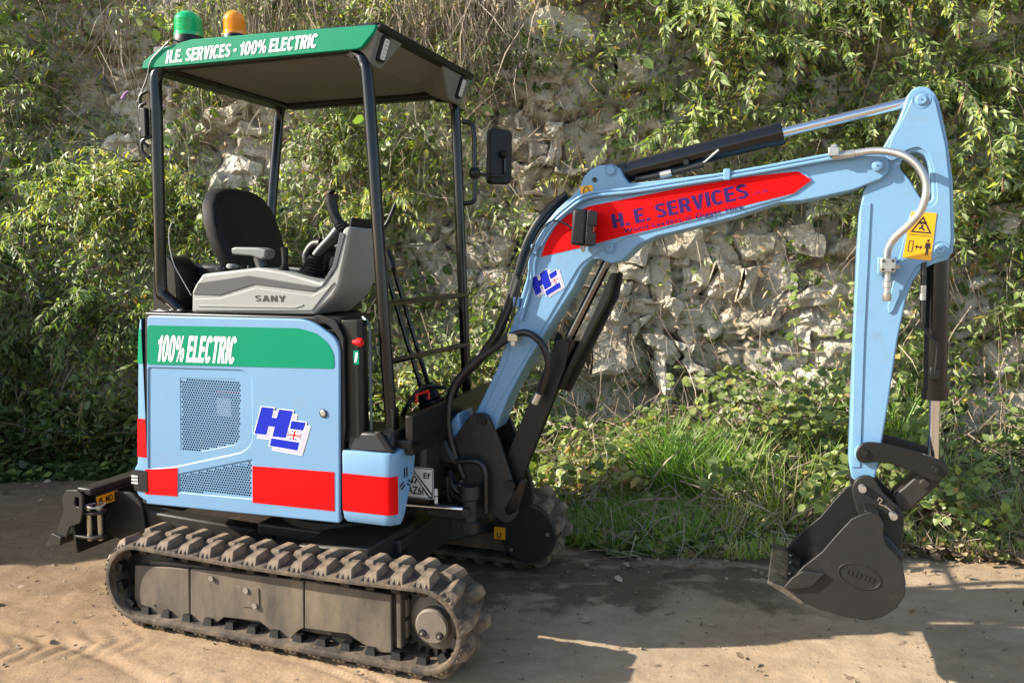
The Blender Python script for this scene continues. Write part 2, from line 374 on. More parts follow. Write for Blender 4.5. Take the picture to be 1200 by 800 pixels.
# far side motor cover (inner face of the far track) and frame
MB().lathe([(0, -.03), (.125, -.03), (.135, -.02), (.135, .06), (0, .06)], (.655, .44, .195), 'Y', 40).build('motor_cover', satin, farT, 30)
MB().lathe([(.126, 0), (.136, 0), (.140, .02), (.126, .02)], (.66, .405, .195), 'Y', 40).build('cover_rim', steelk, farT, 30)
for a in (2.2, 4.0, .1):
    MB().lathe([(0, -.007), (.009, -.007), (.009, 0), (0, 0)], (.655+.11*math.cos(a), .409, .195+.11*math.sin(a)), 'Y', 10).build('bolt', zinc, farT)
plate('pinch_warning_sticker', rounded([(0.496,0.214),(0.553,0.216),(0.553,0.157),(0.496,0.155)], .003), .4035, .4055, yellow, farT, bev=.0003)
text('sticker_hand_symbol', 'U', [(0.511,0.163),(0.509,0.152)][0], .022, .026, .4020, inkm, farT, bold=.03)
b = MB(); b.box(-.62, .56, .47, .60, .07, .275); b.build('frame_beam', framem, farT, 30, .01)

# ---------------- undercarriage
b = MB(); b.box(-.33, .36, -.30, .30, .20, .36); b.box(-.22, .22, -.50, .50, .19, .31); b.build('chassis', steelk, ex, 30, .012)
for sx in (-1, 1):
    for sy in (-1, 1):
        m_ = MB(); m_.hexa([(.18*sx, .20*sy, .20), (.30*sx, .08*sy, .20), (.48*sx, .50*sy, .16), (.34*sx, .50*sy, .16), (.18*sx, .20*sy, .34), (.30*sx, .08*sy, .34), (.48*sx, .50*sy, .27), (.34*sx, .50*sy, .27)])
        m_.build('chassis_leg', steelk, ex, 30, .008)
MB().lathe([(0, 0), (.30, 0), (.30, .03), (.26, .035), (.26, .09), (.31, .095), (.31, .115), (0, .115)], (-.05, 0, .36), 'Z', 48).build('slew_ring', steelk, ex, 30)
# extending tube with open end, hanging hook
MB().tube([(.40, -.44, .245), (.415, -.40, .245)], .032, 20, smooth=False).build('tube_end', steelk, ex, 30)
MB().lathe([(.030, 0), (.036, 0), (.036, .02), (.030, .02)], (.42, -.43, .235), 'X', 24).build('tube_collar', steelk, ex, 30)
b = MB(); b.hexa([(-.02, -.46, .31), (.30, -.44, .27), (.36, -.16, .27), (.04, -.14, .31), (-.02, -.46, .35), (.30, -.44, .37), (.36, -.16, .40), (.04, -.14, .39)]); b.build('track_frame_cover', steelk, ex, 30, .01)

# ---------------- dozer blade
bl = MB()
arc = []
for k in range(9):
    a = -.55+1.1*k/8; arc.append((-1.16+.10*(math.cos(a)-1)*-1*1.2, .33+.135*math.sin(a)/math.sin(.55)))
outer = arc; inner = [(x+.012, z) for x, z in reversed(arc)]
bl.side(outer+inner, -.50, .50); blade = bl.build('dozer_blade', steelk, ex, 30, .002)
blade['label'] = 'dark steel dozer blade at the rear'
MB().box(-1.165, -1.085, -.46, .48, .445, .478).build('blade_top_beam', steelk, blade, 30, .006)
MB().box(-1.09, -1.078, -.44, .48, .385, .445).build('blade_rib', satin, blade, 30, .003)
plate('blade_end_plate', rounded([(-1.279,0.218),(-1.256,0.248),(-1.192,0.38),(-1.198,0.438),(-1.17,0.479),(-1.105,0.485),(-1.078,0.461),(-1.083,0.384),(-1.101,0.336),(-1.161,0.314),(-1.196,0.239)], .008), -.512, -.500, steelk, blade, bev=.003,
      holes=[rounded([(-1.122,0.453),(-1.098,0.452),(-1.101,0.409),(-1.125,0.41)], .008)])
plate('cutting_edge', rounded([(-1.289,0.213),(-1.249,0.28),(-1.195,0.267),(-1.202,0.231)], .003), -.53, .50, steelk, blade, bev=.003)
wf = [(-0.436,0.483),(-0.32,0.48),(-0.328,0.43),(-0.439,0.433)]
plate('blade_sticker', [(min(wf[0][0],wf[3][0]), .392), (max(wf[1][0],wf[2][0]), .392), (max(wf[1][0],wf[2][0]), .437), (min(wf[0][0],wf[3][0]), .437)], 0, .001, yellow, blade, bev=.0002, frame=FRONT(-1.077))
for t_, dx in (('8', .012), ('MD', .05)):
    text('sticker_symbol', t_, (min(wf[0][0],wf[3][0])+dx, .399), .02 if t_ == '8' else .04, .03, .0015, inkm, blade, frame=FRONT(-1.077), bold=.03)
for z in (.372, .262):
    plate('pin_bracket', rounded([(-1.17, -.50), (-1.04, -.50), (-1.01, -.47), (-1.02, -.43), (-1.17, -.41)], .02), 0, .012, steelk, blade, bev=.003, frame=axes((0, 0, z), (1, 0, 0), (0, 1, 0)))
for x, y in ((-1.085, -.475), (-1.045, -.455)):
    MB().lathe([(0, .250), (.011, .250), (.011, .388), (.016, .391), (.016, .408), (0, .410)], (x, y, 0), 'Z', 20).build('blade_pin', brass, blade)
pts = [(-1.055+.038*math.cos(a), -.462+.038*math.sin(a), .410+.004*math.sin(a*2)) for a in [6.2832*k/16 for k in range(17)]]
MB().tube(pts, .0035, 8, 2).build('pull_ring', zinc, blade)
b = MB()
for sy in (-1, 1):
    b.hexa([(-1.12, .30*sy-.04, .26), (-.30, .22*sy-.04, .22), (-.30, .22*sy+.04, .22), (-1.12, .30*sy+.04, .26), (-1.12, .30*sy-.04, .37), (-.30, .22*sy-.04, .31), (-.30, .22*sy+.04, .31), (-1.12, .30*sy+.04, .37)])
b.build('blade_arm', steelk, blade, 30, .01)
plate('blade_gusset', rounded([(-1.14, .23), (-.99, .20), (-.90, .24), (-.92, .40), (-.98, .44), (-1.14, .43)], .03), -.34, -.32, steelk, blade, bev=.004)
MB().cyl((-1.05, 0, .36), (-.35, 0, .33), .035).build('blade_cylinder', satin, blade)

# ---------------- upper structure : house
HX0, HX1, HY = -.69, .235, .53
house = MB().plan([(-.70, -.485), (.222, -.485), (.222, -.30), (-.25, -.28), (-.25, .495), (-.70, .495)], .505, 1.235).build('house_body', satin, ex, 30, .02)
out = rounded([(-0.661,1.261),(0.11,1.264),(0.241,1.187),(0.225,0.488),(-0.708,0.469)], [.02, .06, .05, .012, .012], 6)
pan = rounded([(-0.663,1.045),(-0.199,1.055),(-0.16,1.034),(-0.166,0.769),(-0.211,0.731),(-0.57,0.638),(-0.686,0.621)], [.01, .04, .03, .03, .05, .05, .01], 6)
gr1 = rounded([(-0.508,1.01),(-0.237,1.02),(-0.209,1.001),(-0.222,0.772),(-0.247,0.756),(-0.52,0.689)], .004)
gr2 = rounded([(-0.532,0.609),(-0.168,0.7),(-0.174,0.545),(-0.536,0.537)], .003)
side = plate('side_panel', out, -.530, -.508, blue, house, holes=[pan, gr2], bev=.006, bres=3)
def grow(poly, d):
    cx = sum(p[0] for p in poly)/len(poly); cz = sum(p[1] for p in poly)/len(poly)
    return [(x+d*(1 if x > cx else -1), z+d*(1 if z > cz else -1)) for x, z in poly]
plate('recessed_pan', grow(pan, .006), -.5255, -.512, blue, house, holes=[gr1], bev=.001)
def grille(poly, y, nm):
    xs = [p[0] for p in poly]; zs = [p[1] for p in poly]; pitch = .0118; r = .0048
    def inside(x, z):
        c = False
        for i in range(len(poly)):
            (x1, z1), (x2, z2) = poly[i-1], poly[i]
            if (z1 > z) != (z2 > z) and x < (x2-x1)*(z-z1)/(z2-z1)+x1: c = not c
        return c
    v = []; f = []; row = 0; z = min(zs)-pitch
    while z < max(zs)+pitch:
        x = min(xs)-pitch+(pitch/2 if row % 2 else 0)
        while x < max(xs)+pitch:
            k = len(v); R6 = pitch/math.sqrt(3)
            hole = inside(x, z) and all(inside(x+.006*a, z+.006*b_) for a, b_ in ((1, 0), (-1, 0), (0, 1), (0, -1)))
            o6 = [(x+R6*math.sin(math.pi/3*q), y, z+R6*math.cos(math.pi/3*q)) for q in range(6)]
            if hole:
                v += o6+[(x+r*math.sin(math.pi/3*q), y, z+r*math.cos(math.pi/3*q)) for q in range(6)]+[(x+r*math.sin(math.pi/3*q), y+.002, z+r*math.cos(math.pi/3*q)) for q in range(6)]
                for q in range(6):
                    w_ = (q+1) % 6; f += [(k+q, k+w_, k+6+w_, k+6+q), (k+6+q, k+6+w_, k+12+w_, k+12+q)]
            else:
                v += o6; f += [tuple(k+q for q in range(6))]
            x += pitch
        z += pitch*math.sqrt(3)/2; row += 1
    me = bpy.data.meshes.new(nm); me.from_pydata(v, [], f)
    return link(nm, me, blue, house, 0)
gg = grow(gr1, .008); g = grille([p for p in gr1], -.5240, 'upper_grille')
g = grille([p for p in gr2], -.5262, 'lower_grille')
MB().box(-.66, .18, -.4885, -.4865, .53, 1.07).build('grille_hole_shade', inkm, house, 0)  # black sheet added to stand in for the shade behind the grille holes
# stickers seen faintly inside behind the grille
MB().box(-.36, -.29, -.4915, -.4905, .86, .93).build('inner_label', white, house, 0)
MB().box(-.36, -.22, -.4915, -.4905, .955, .962).build('inner_red_line', red, house, 0)
dy = -.5312
def film(nm, poly, m, y=dy, par=None, r=.001): return plate(nm, rounded(poly, r, 2), y-.0004, y+.0004, m, par or house, bev=0)
film('green_band', [(-0.658,1.221),(0.064,1.229),(0.139,1.213),(0.19,1.179),(0.215,1.139),(0.217,1.081),(-0.669,1.06)], green, r=.012)
film('red_band', [(-0.705,0.617),(-0.535,0.638),(-0.541,0.519),(-0.71,0.511)], red)
film('red_band', [(-0.165,0.678),(0.207,0.686),(0.204,0.534),(-0.17,0.53)], red)
cut_text('lettering', '100% ELECTRIC', [(-0.622,1.075),(-1.366,2.571)][0], .385, .106, dy-.0012, white, house, shear=.22, ang=R(.9), gap=.065)
plate('panel_seam', [(-0.674,1.255),(-0.658,1.259),(-0.706,0.466),(-0.731,0.474)], -.524, -.515, inkm, house, bev=0)
# gas spring lock
MB().lathe([(0, -.006), (.009, -.006), (.013, -.003), (.013, 0), (0, 0)], ([(0.165,0.909),(-1.366,2.571)][0][0], -.531, [(0.165,0.909),(-1.366,2.571)][0][1]), 'Y', 24).build('panel_lock', zinc, house)
MB().lathe([(.013, -.004), (.016, -.003), (.016, 0), (.013, 0)], ([(0.165,0.909),(-1.366,2.571)][0][0], -.531, [(0.165,0.909),(-1.366,2.571)][0][1]), 'Y', 24).build('lock_ring', inkm, house)

# HE logo built of thin films
def logo(o, su, sv, rot, y, parent):
    def P(zx, zy):
        u = (zx-80)/600*su; v = (640-zy)/600*sv
        c, s = math.cos(rot), math.sin(rot); return (o[0]+u*c-v*s, o[1]+u*s+v*c)
    Hh = [(170, 150), (310, 155), (285, 268), (335, 270), (365, 165), (520, 175), (430, 500), (280, 492), (310, 378), (245, 375), (215, 480), (80, 475)]
    E1 = [(500, 290), (658, 300), (560, 635), (245, 605), (270, 508), (425, 512)]
    def gro(poly, d):
        n = len(poly); out = []; area = sum(poly[i-1][0]*poly[i][1]-poly[i][0]*poly[i-1][1] for i in range(n)); sg = 1 if area > 0 else -1
        for i in range(n):
            a = Vector(poly[i-1]); b = Vector(poly[i]); c = Vector(poly[(i+1) % n])
            e1 = (b-a).normalized(); e2 = (c-b).normalized(); n1 = Vector((e1.y, -e1.x))*sg; n2 = Vector((e2.y, -e2.x))*sg
            m_ = (n1+n2); m_ = m_/max(.3, m_.length_squared)*2; out.append((b.x+m_.x*d, b.y+m_.y*d))
        return out
    root = None
    def lay(nm, poly, m, lv, off=(0, 0)):
        pp = [P(a+off[0], b+off[1]) for a, b in poly]
        return plate(nm, pp, y-.0005*lv-.0002, y-.0005*lv+.0002, m, parent, bev=0)
    lay('logo_shadow_edge', gro(Hh, 9), white, 0, (36, 46)); lay('logo_shadow_edge', gro(E1, 9), white, .3, (36, 46))
    lay('logo_shadow', gro(Hh, 2), lilac, .7, (36, 46)); lay('logo_shadow', gro(E1, 2), lilac, 1.1, (36, 46))
    lay('logo_edge', gro(E1, 8), white, 1.7); lay('logo_edge', gro(Hh, 8), white, 2.1)
    lay('logo_letter_h', Hh, royal, 2.9)
    lay('logo_letter_e', [(500, 290), (655, 300), (622, 396), (478, 386)], royal, 2.9)
    lay('logo_letter_e', [(270, 512), (580, 537), (555, 635), (248, 605)], royal, 2.9)
    A = (462, 398); B = (614, 408); D = (436, 505); E = (586, 520)
    Q = lambda s, t: ((1-s)*(1-t)*A[0]+s*(1-t)*B[0]+(1-s)*t*D[0]+s*t*E[0], (1-s)*(1-t)*A[1]+s*(1-t)*B[1]+(1-s)*t*D[1]+s*t*E[1])
    lay('flag_field', [Q(0, 0), Q(1, 0), Q(1, 1), Q(0, 1)], royal, 2.95)
    lay('flag_saltire', [Q(0, 0), Q(.16, 0), Q(1, .85), Q(1, 1), Q(.84, 1), Q(0, .15)], white, 3.3)
    lay('flag_saltire', [Q(1, 0), Q(1, .15), Q(.16, 1), Q(0, 1), Q(0, .85), Q(.84, 0)], white, 3.5)
    lay('flag_cross_white', [Q(0, .33), Q(1, .33), Q(1, .67), Q(0, .67)], white, 3.8); lay('flag_cross_white', [Q(.38, 0), Q(.62, 0), Q(.62, 1), Q(.38, 1)], white, 4.0)
    lay('flag_cross_red', [Q(0, .42), Q(1, .42), Q(1, .58), Q(0, .58)], red, 4.3); lay('flag_cross_red', [Q(.44, 0), Q(.56, 0), Q(.56, 1), Q(.44, 1)], red, 4.5)
logo(([(-0.15,0.76),(-1.366,2.571)][0][0], [(-0.15,0.76),(-1.366,2.571)][0][1]-.006), .248, .200, R(.3), dy, house)

# counterweight wrapping round the tail
def tail(x0, x1, inset=0):
    h = [(-.693, -.5285), (-.712, -.5275), (-.730, -.512), (-.765, -.43), (-.815, -.26)]
    return h+[(-.835, 0)]+[(x, -y) for x, y in reversed(h)]
def shellband(nm, zs, m, off, parent):
    b = MB(); rings = []
    for z, o_ in zs:
        P = [Vector((x, y, 0)) for x, y in tail(0, 0)]
        Q = catmull(P[1:-1], 5); Q = [P[0]]+Q+[P[-1]]
        rings.append([(q.x-(o_+off)*min(1, (-.693-q.x)/.02), q.y*(1+off*2.5), z) for q in Q])
    b.loft(rings, cap=False, closed=False)
    back_ = [[(x+.03, y*.94, z) for x, y, z in r] for r in rings]
    return b.build(nm, m, parent, 40)
cz = [(.500, -.01), (.515, .010), (.545, .016)]
cwt = shellband('counterweight', [(.486, .005), (.50, .030), (.52, .042), (.60, .046), (.615, .042), (.635, .028), (.70, .022), (1.0, .004), (1.18, -.010), (1.225, -.014), (1.245, -.022)], blue, 0, ex)
cwt['label'] = 'blue tail counterweight with green and red bands'
MB().plan([(-.70, -.49), (-.76, -.45), (-.80, 0), (-.76, .45), (-.70, .49)], .50, 1.235).build('counterweight_core', satin, cwt, 30, .01)
shellband('green_band', [(1.062, .0005), (1.18, -.010), (1.205, -.0125)], green, .0015, cwt)
shellband('red_band', [(.668, .0250), (.70, .022), (.830, .0145)], red, .0015, cwt)
shellband('rubber_bumper', [(.522, .042), (.53, .046), (.60, .050), (.612, .045)], darkp, .004, cwt)
for i in range(3): MB().box(-.775, -.742, -.536, -.530, .552+.014*i, .559+.014*i).build('bumper_mark', whitep, cwt, 0)
# top deck edge
MB().plan([(-.70, -.50), (.10, -.50), (.225, -.49), (.225, -.26), (-.25, -.24), (-.25, .49), (-.70, .49), (-.76, .3), (-.76, -.3)], 1.24, 1.272).build('top_deck', satin, house, 30, .006)
for x in (-.66, -.60, -.56): MB().lathe([(0, 0), (.011, 0), (.011, .008), (0, .010)], (x, -.455, 1.275), 'Z', 6).build('deck_bolt', zinc, house)
MB().box(-.69, -.53, -.485, -.40, 1.272, 1.280).build('post_foot_plate', black, house, 30, .003)

# black heater box beside the panel
b = MB(); b.plan(rounded([(.226, -.505), (.305, -.505), (.318, -.49), (.312, -.44), (.226, -.36)], .02), .80, 1.262)
blk = b.build('heater_box', satin, house, 30, .006)
plate('box_edge_seal', rounded([(.12, 1.276), (.20, 1.235), (.236, 1.19), (.236, .84), (.226, .80), (.226, .52), (.24, .52), (.246, .80), (.254, .86), (.254, 1.20), (.22, 1.262), (.15, 1.28)], .01), -.522, -.505, darkp, house, bev=.003)
q = [(0.318,1.178),(0.306,1.126)]
b = MB(); b.lathe([(0, .040), (.013, .039), (.017, .030), (.017, .018), (.009, .016), (.009, 0), (0, 0)], (.290, -.515, 1.182), 'X', 20); b.build('emergency_stop', redp, blk)
plate('exit_sticker', rounded([(.285, 1.098), (.308, 1.098), (.308, 1.150), (.285, 1.150)], .002), -.5075, -.5062, green, blk, bev=.0002)
plate('sticker_figure', [(.290, 1.106), (.296, 1.106), (.302, 1.124), (.304, 1.142), (.294, 1.142), (.292, 1.126)], -.5085, -.5079, white, blk, bev=0)
MB().tube([(.335, -.47, .82), (.335, -.47, 1.20), (.325, -.46, 1.245), (.29, -.44, 1.27)], .006, 8).build('door_strut', mat('grey_green_rod', (.07, .10, .10), .4), blk)

# corner step box
corner = [(.238, -.53), (.425, -.53), (.447, -.522), (.458, -.50), (.470, -.36), (.44, -.30), (.238, -.30)]
b = MB(); rings = []
for z, ins in ((.497, .022), (.512, .006), (.535, 0), (.60, 0), (.69, 0), (.765, 0), (.772, .006)):
    rings.append([(.35+(x-.35)*(1-ins*4), (-.50+(y+.50)*(.12+.88*min(1, max(0, (z-.50)/.24))) if x > .4 and y > -.50 else -.415+(y+.415)*(1-ins*4)), z+(0.045*max(0, (y+.5)/.14) if z > .7 and x > .4 else 0)) for x, y in rounded(corner, .012, 4)])
b.loft(rings); step = b.build('corner_step', blue, ex, 35, .004)
b = MB()
rf = []
for z in (.541, .686):
    rf.append([(x*1.0+.0, y, z) for x, y in [(.241, -.5318), (.420, -.5318), (.436, -.5292), (.4475, -.5235), (.4550, -.5135), (.4600, -.500)]])
b.loft(rf, cap=False, closed=False); b.build('red_band', red, step, 50)
em = axes((.4650, -.447, .655), (.10, 1, 0), (0, 0, 1))
for a in (90, 210, 330):
    for s in (-1, 1):
        ca, sa = math.cos(R(a)), math.sin(R(a)); nx, ny = -sa*s, ca*s
        if a == 90: pts = [(nx*.006, .012), (nx*.006+nx*.005, .014), (nx*.011, .052), (nx*.006, .050)]
        else:
            t0, t1 = .014, .040
            pts = [(ca*t0+nx*.005, sa*t0+ny*.005), (ca*t0+nx*.010, sa*t0+ny*.010), (ca*t1+nx*.010, sa*t1+ny*.010), (ca*t1+nx*.005, sa*t1+ny*.005)]
        plate('emblem_bar', pts, .0, .002, inkm, step, bev=0, frame=em)
MB().lathe([(0, .006), (.007, .006), (.007, 0), (0, 0)], (.472, -.375, .765), 'X', 12).build('bolt', zinc, step)
sc_ = MB(); sc_.hexa([(.250, -.515, .768), (.445, -.515, .768), (.455, -.34, .775), (.250, -.34, .775), (.250, -.50, .842), (.440, -.50, .846), (.446, -.34, .858), (.250, -.34, .850)])
sc_.build('step_cover', satin, ex, 30, .012)
MB().hexa([(.375, -.522, .850), (.400, -.522, .852), (.455, -.518, .778), (.425, -.518, .772), (.375, -.505, .850), (.400, -.505, .852), (.450, -.49, .79), (.425, -.49, .79)]).build('step_rib', darkp, ex, 30, .004)

# floor, kick plate, front chassis
MB().plan([(.22, -.47), (.50, -.47), (.50, .47), (.22, .47)], .78, .815).build('floor', satin, ex, 30, .006)
fl = MB(); fl.hexa([(.470, -.455, .755), (.500, -.455, .755), (.500, .47, .765), (.470, .47, .765), (.470, -.455, .905), (.500, -.455, .905), (.500, .47, .915), (.470, .47, .915)])
fl.build('kick_plate', satin, ex, 30, .004)
MB().box(.385, .425, -.46, -.415, .80, .93).build('post_foot', satin, ex, 30, .004)
MB().box(.20, .47, -.295, .40, .515, .77).build('front_chassis', steelk, ex, 30, .02)
b = MB(); b.hexa([(.38, -.17, .66), (.56, -.15, .64), (.56, .02, .64), (.38, .02, .66), (.36, -.17, .80), (.50, -.15, .76), (.50, .02, .76), (.36, .02, .80)]); b.build('swing_cover', satin, ex, 30, .02)
for z0_, z1_ in ((.40, .47), (.62, .67)): MB().box(.38, .60, -.11, .11, z0_, z1_).build('swing_hinge', steelk, ex, 30, .015)
# number plate with its triangular sticker lines
np_fr = axes((0, -.300, 0), (1, 0, 0), (0, 0, 1))
qq = [(0.362,0.671),(0.505,0.683),(0.511,0.556),(0.36,0.548)]
py0, py1, pz0, pz1 = qq[3][0], qq[2][0], qq[3][1]-.003, qq[0][1]
npl = plate('number_plate', rounded([(py0, pz0), (py1, pz0), (py1, pz1), (py0, pz1)], .005), 0, .002, whitep, ex, bev=.0004, frame=np_fr)
plate('plate_border', rounded([(py0+.002, pz0+.002), (py1-.002, pz0+.002), (py1-.002, pz1-.002), (py0+.002, pz1-.002)], .004), .002, .0026, inkm, npl, bev=0, frame=np_fr, holes=[rounded([(py0+.005, pz0+.005), (py1-.005, pz0+.005), (py1-.005, pz1-.005), (py0+.005, pz1-.005)], .003)])
wd = py1-py0; hd_ = pz1-pz0
text('plate_text', 'AZ6N', (py0+wd*.24, pz0+hd_*.12), wd*.60, hd_*.26, .0024, inkm, npl, frame=np_fr, bold=.01, strong=.02)
text('plate_text', '87', (py0+wd*.28, pz0+hd_*.46), wd*.30, hd_*.24, .0024, inkm, npl, frame=np_fr, bold=.01, strong=.02)
text('plate_text', 'Ef', (py0+wd*.72, pz0+hd_*.66), wd*.20, hd_*.18, .0024, inkm, npl, frame=np_fr, bold=.01, strong=.02)
plate('plate_triangle', [(py0+wd*.30, pz1-.004), (py0+wd*.38, pz1-.004), (py1-.006, pz0+hd_*.20), (py1-.006, pz0+.006), (py1-wd*.12, pz0+.006)], .0028, .0034, inkm, npl, bev=0, frame=np_fr)
plate('plate_triangle_line', [(py0+wd*.325, pz1-.005), (py0+wd*.355, pz1-.005), (py1-wd*.055, pz0+hd_*.12), (py1-wd*.085, pz0+hd_*.09)], .0036, .0042, white, npl, bev=0, frame=np_fr)
for z in (.53, .562): plate('small_label', rounded([(py1+.004, z), (py1+.018, z), (py1+.018, z+.028), (py1+.004, z+.028)], .003), 0, .001, whitep, ex, bev=.0002, frame=np_fr)
# blue chassis tongue by the boom foot
MB().hexa([(.44, -.10, .70), (.56, -.10, .72), (.56, .06, .72), (.44, .06, .70), (.44, -.10, .76), (.53, -.10, .86), (.53, .06, .86), (.44, .06, .76)]).build('boom_stop_block', bluesteel, ex, 30, .01)
# swing cylinder
MB().cyl((.28, -.22, .485), (.60, -.20, .487), .0145).build('swing_rod', chrome, ex)
MB().cyl((.60, -.20, .487), (.625, -.20, .487), .022).build('rod_end', satin, ex)
MB().lathe([(0, -.09), (.035, -.09), (.038, -.05), (.028, -.04), (.028, .04), (.038, .05), (.036, .10), (0, .10)], (.625, -.20, .487), 'Z', 24).build('swing_pin_boss', steelk, ex)
MB().lathe([(0, -.045), (.018, -.045), (.020, -.030), (0, -.030)], (.625, -.20, .487), 'Y', 16).build('pin_cap', steelk, ex)
# swing bracket
sw = MB(); yb = .105
brk = spl([(0.595,0.855),(0.633,0.864),(0.67,0.849),(0.726,0.726),(0.781,0.565),(0.796,0.467),(0.755,0.42),(0.696,0.442),(0.639,0.486),(0.575,0.552),(0.514,0.637),(0.507,0.727),(0.557,0.809)], 3)
s1 = plate('swing_bracket', brk, -.115, -.090, steelk, ex, bev=.005)
plate('bracket_cheek', brk, .090, .115, steelk, s1, bev=.005)
MB().box(.55, .68, -.09, .09, .40, .66).build('bracket_core', steelk, s1, 30, .02)
for q_ in [(0.643,0.839),(0.768,0.578)]:
    MB().lathe([(0, -.012), (.020, -.012), (.022, -.006), (.022, 0), (0, 0)], (q_[0], -.114, q_[1]), 'Y', 24).build('pin_head', satin, s1)
MB().tube([(0.564,0.642),(0.639,0.63),(0.665,0.555),(0.676,0.467)] and [(a, -.15, c) for a, c in [(0.557,0.669),(0.639,0.673),(0.669,0.633),(0.672,0.556),(0.672,0.467)]], .012, 12).build('bracket_hose', rubberhose, s1)
for k_ in range(4):
    MB().tube([(.50+.01*k_, -.12-.03*k_, .62), (.53, -.13-.02*k_, .58-.02*k_), (.56, -.14, .56-.03*k_), (.58, -.10, .50)], .009, 8).build('swing_hose', rubberhose, s1)

# ---------------- canopy
can = MB(); can.plan(rounded([(-.675, -.435), (.375, -.437), (.378, .437), (-.675, .435)], .03), 2.318, 2.348); can = can.build('canopy_roof', darkp, ex, 30, .008)
can['label'] = 'dark canopy roof with beige lining and green side strip'
fas = [(-0.704,2.257),(-0.689,2.286),(-0.613,2.327),(-0.447,2.351),(-0.03,2.342),(0.374,2.33),(0.367,2.308),(0.313,2.256),(0.292,2.251)]
for s in (-1, 1):
    fa = plate('canopy_side_strip', fas, .450*s-.008 if s > 0 else -.458, .450*s+.008 if s > 0 else -.442, green, can, bev=.003)
    if s < 0: near_fa = fa
cut_text('lettering', 'H.E. SERVICES - 100% ELECTRIC', [(-0.578,2.268),(-1.458,2.602)][0], .700, .049, -.4595, white, near_fa, shear=.25, ang=R(.25), gap=.075)
b = MB(); b.hexa([(-.63, -.44, 2.262), (.10, -.44, 2.262), (.10, .40, 2.262), (-.63, .40, 2.262), (-.66, -.44, 2.318), (.36, -.44, 2.318), (.36, .44, 2.318), (-.66, .44, 2.318)]); b.build('headliner', liner, can, 30, .012)
b = MB(); b.hexa([(-.35, -.36, 2.252), (.14, -.36, 2.252), (.14, .33, 2.252), (-.35, .33, 2.252), (-.40, -.42, 2.266), (.20, -.42, 2.266), (.20, .37, 2.266), (-.40, .37, 2.266)]); b.build('headliner_panel', liner, can, 30, .008)
MB().hexa([(-.705, -.45, 2.243), (-.60, -.45, 2.243), (-.60, .45, 2.243), (-.705, .45, 2.243), (-.69, -.45, 2.30), (-.60, -.45, 2.30), (-.60, .45, 2.30), (-.69, .45, 2.30)]).build('rear_rail', satin, can, 30, .012)
MB().box(-.60, .28, .385, .450, 2.235, 2.30).build('side_rail', satin, can, 30, .012)
MB().box(-.60, .25, -.448, -.415, 2.245, 2.30).build('side_rail', satin, can, 30, .008)
# front edge strip and lamp pods
MB().hexa([(.352, -.440, 2.306), (.384, -.440, 2.318), (.384, .440, 2.318), (.352, .440, 2.306), (.352, -.440, 2.330), (.390, -.440, 2.342), (.390, .440, 2.342), (.352, .440, 2.330)]).build('front_edge', darkp, can, 30, .006)
MB().hexa([(.18, -.44, 2.262), (.19, .44, 2.262), (.12, .44, 2.30), (.12, -.44, 2.30), (.355, -.44, 2.310), (.355, .44, 2.310), (.30, .44, 2.318), (.30, -.44, 2.318)]).build('brow', liner, can, 30, .003)
dx, dz = .044, .126
for ya, yb_, yc_, yd in ((-.448, -.235, -.430, -.345), (.12, .445, .28, .425)):
    b = MB(); b.hexa([(.330, yc_, 2.196), (.330, yd, 2.196), (.17, yd, 2.255), (.20, yc_, 2.255), (.374, ya, 2.322), (.374, yb_, 2.322), (.16, yb_, 2.300), (.16, ya, 2.300)])
    b.build('lamp_pod', liner, can, 30, .008)
for yc_ in (-.378, .350):
    fr = axes((.3545, yc_, 2.266), (0, 1, 0), (dx, 0, dz)); Hh_, Ww = .098, .052
    lp = plate('roof_lamp', rounded([(-Ww/2, -Hh_/2), (Ww/2, -Hh_/2), (Ww/2, Hh_/2), (-Ww/2, Hh_/2)], .016), -.006, .012, darkp, can, bev=.004, frame=fr)
    plate('lamp_lens', rounded([(-.017, -.038), (.017, -.038), (.017, .038), (-.017, .038)], .009), .010, .0145, lens, lp, bev=.001, frame=fr)
    for i in range(3):
        for j in range(5):
            MB().lathe([(.0025, 0), (.0025, .0012), (0, .0012)], (0, 0, 0), 'Z', 8).build('led_dot', zinc, lp, 0).matrix_local = fr @ Matrix.Translation((-.0095+.0095*i, -.028+.014*j, .0148))
# posts
def post(nm, pts, r=.0235): return MB().tube(pts, r, 16, 8).build(nm, black, can, 60)
post('rear_post', [(-.625, -.425, 2.262), (-.648, -.438, 2.22), (-.651, -.44, 2.1), (-.660, -.44, 1.60), (-.665, -.44, 1.37), (-.645, -.44, 1.335), (-.60, -.435, 1.30), (-.575, -.43, 1.265)], .025)
post('rear_post', [(-.64, .41, 2.26), (-.675, .43, 2.22), (-.685, .42, 2.1), (-.70, .37, 1.70), (-.715, .32, 1.265)], .025)
post('front_post', [(.225, -.405, 2.262), (.275, -.415, 2.245), (.306, -.425, 2.205), (.326, -.432, 2.10), (.366, -.44, 1.5), (.403, -.44, .86)])
post('front_post', [(.20, .435, 2.248), (.262, .44, 2.24), (.288, .44, 2.20), (.296, .44, 2.10), (.318, .44, 1.5), (.345, .44, .80)])
MB().tube([(.385, -.445, 1.322), (.345, .44, 1.322)], .0125, 12, smooth=False).build('cross_bar', black, can)
MB().tube([(.398, -.445, 1.104), (.350, .44, 1.085)], .0125, 12, smooth=False).build('cross_bar', black, can)
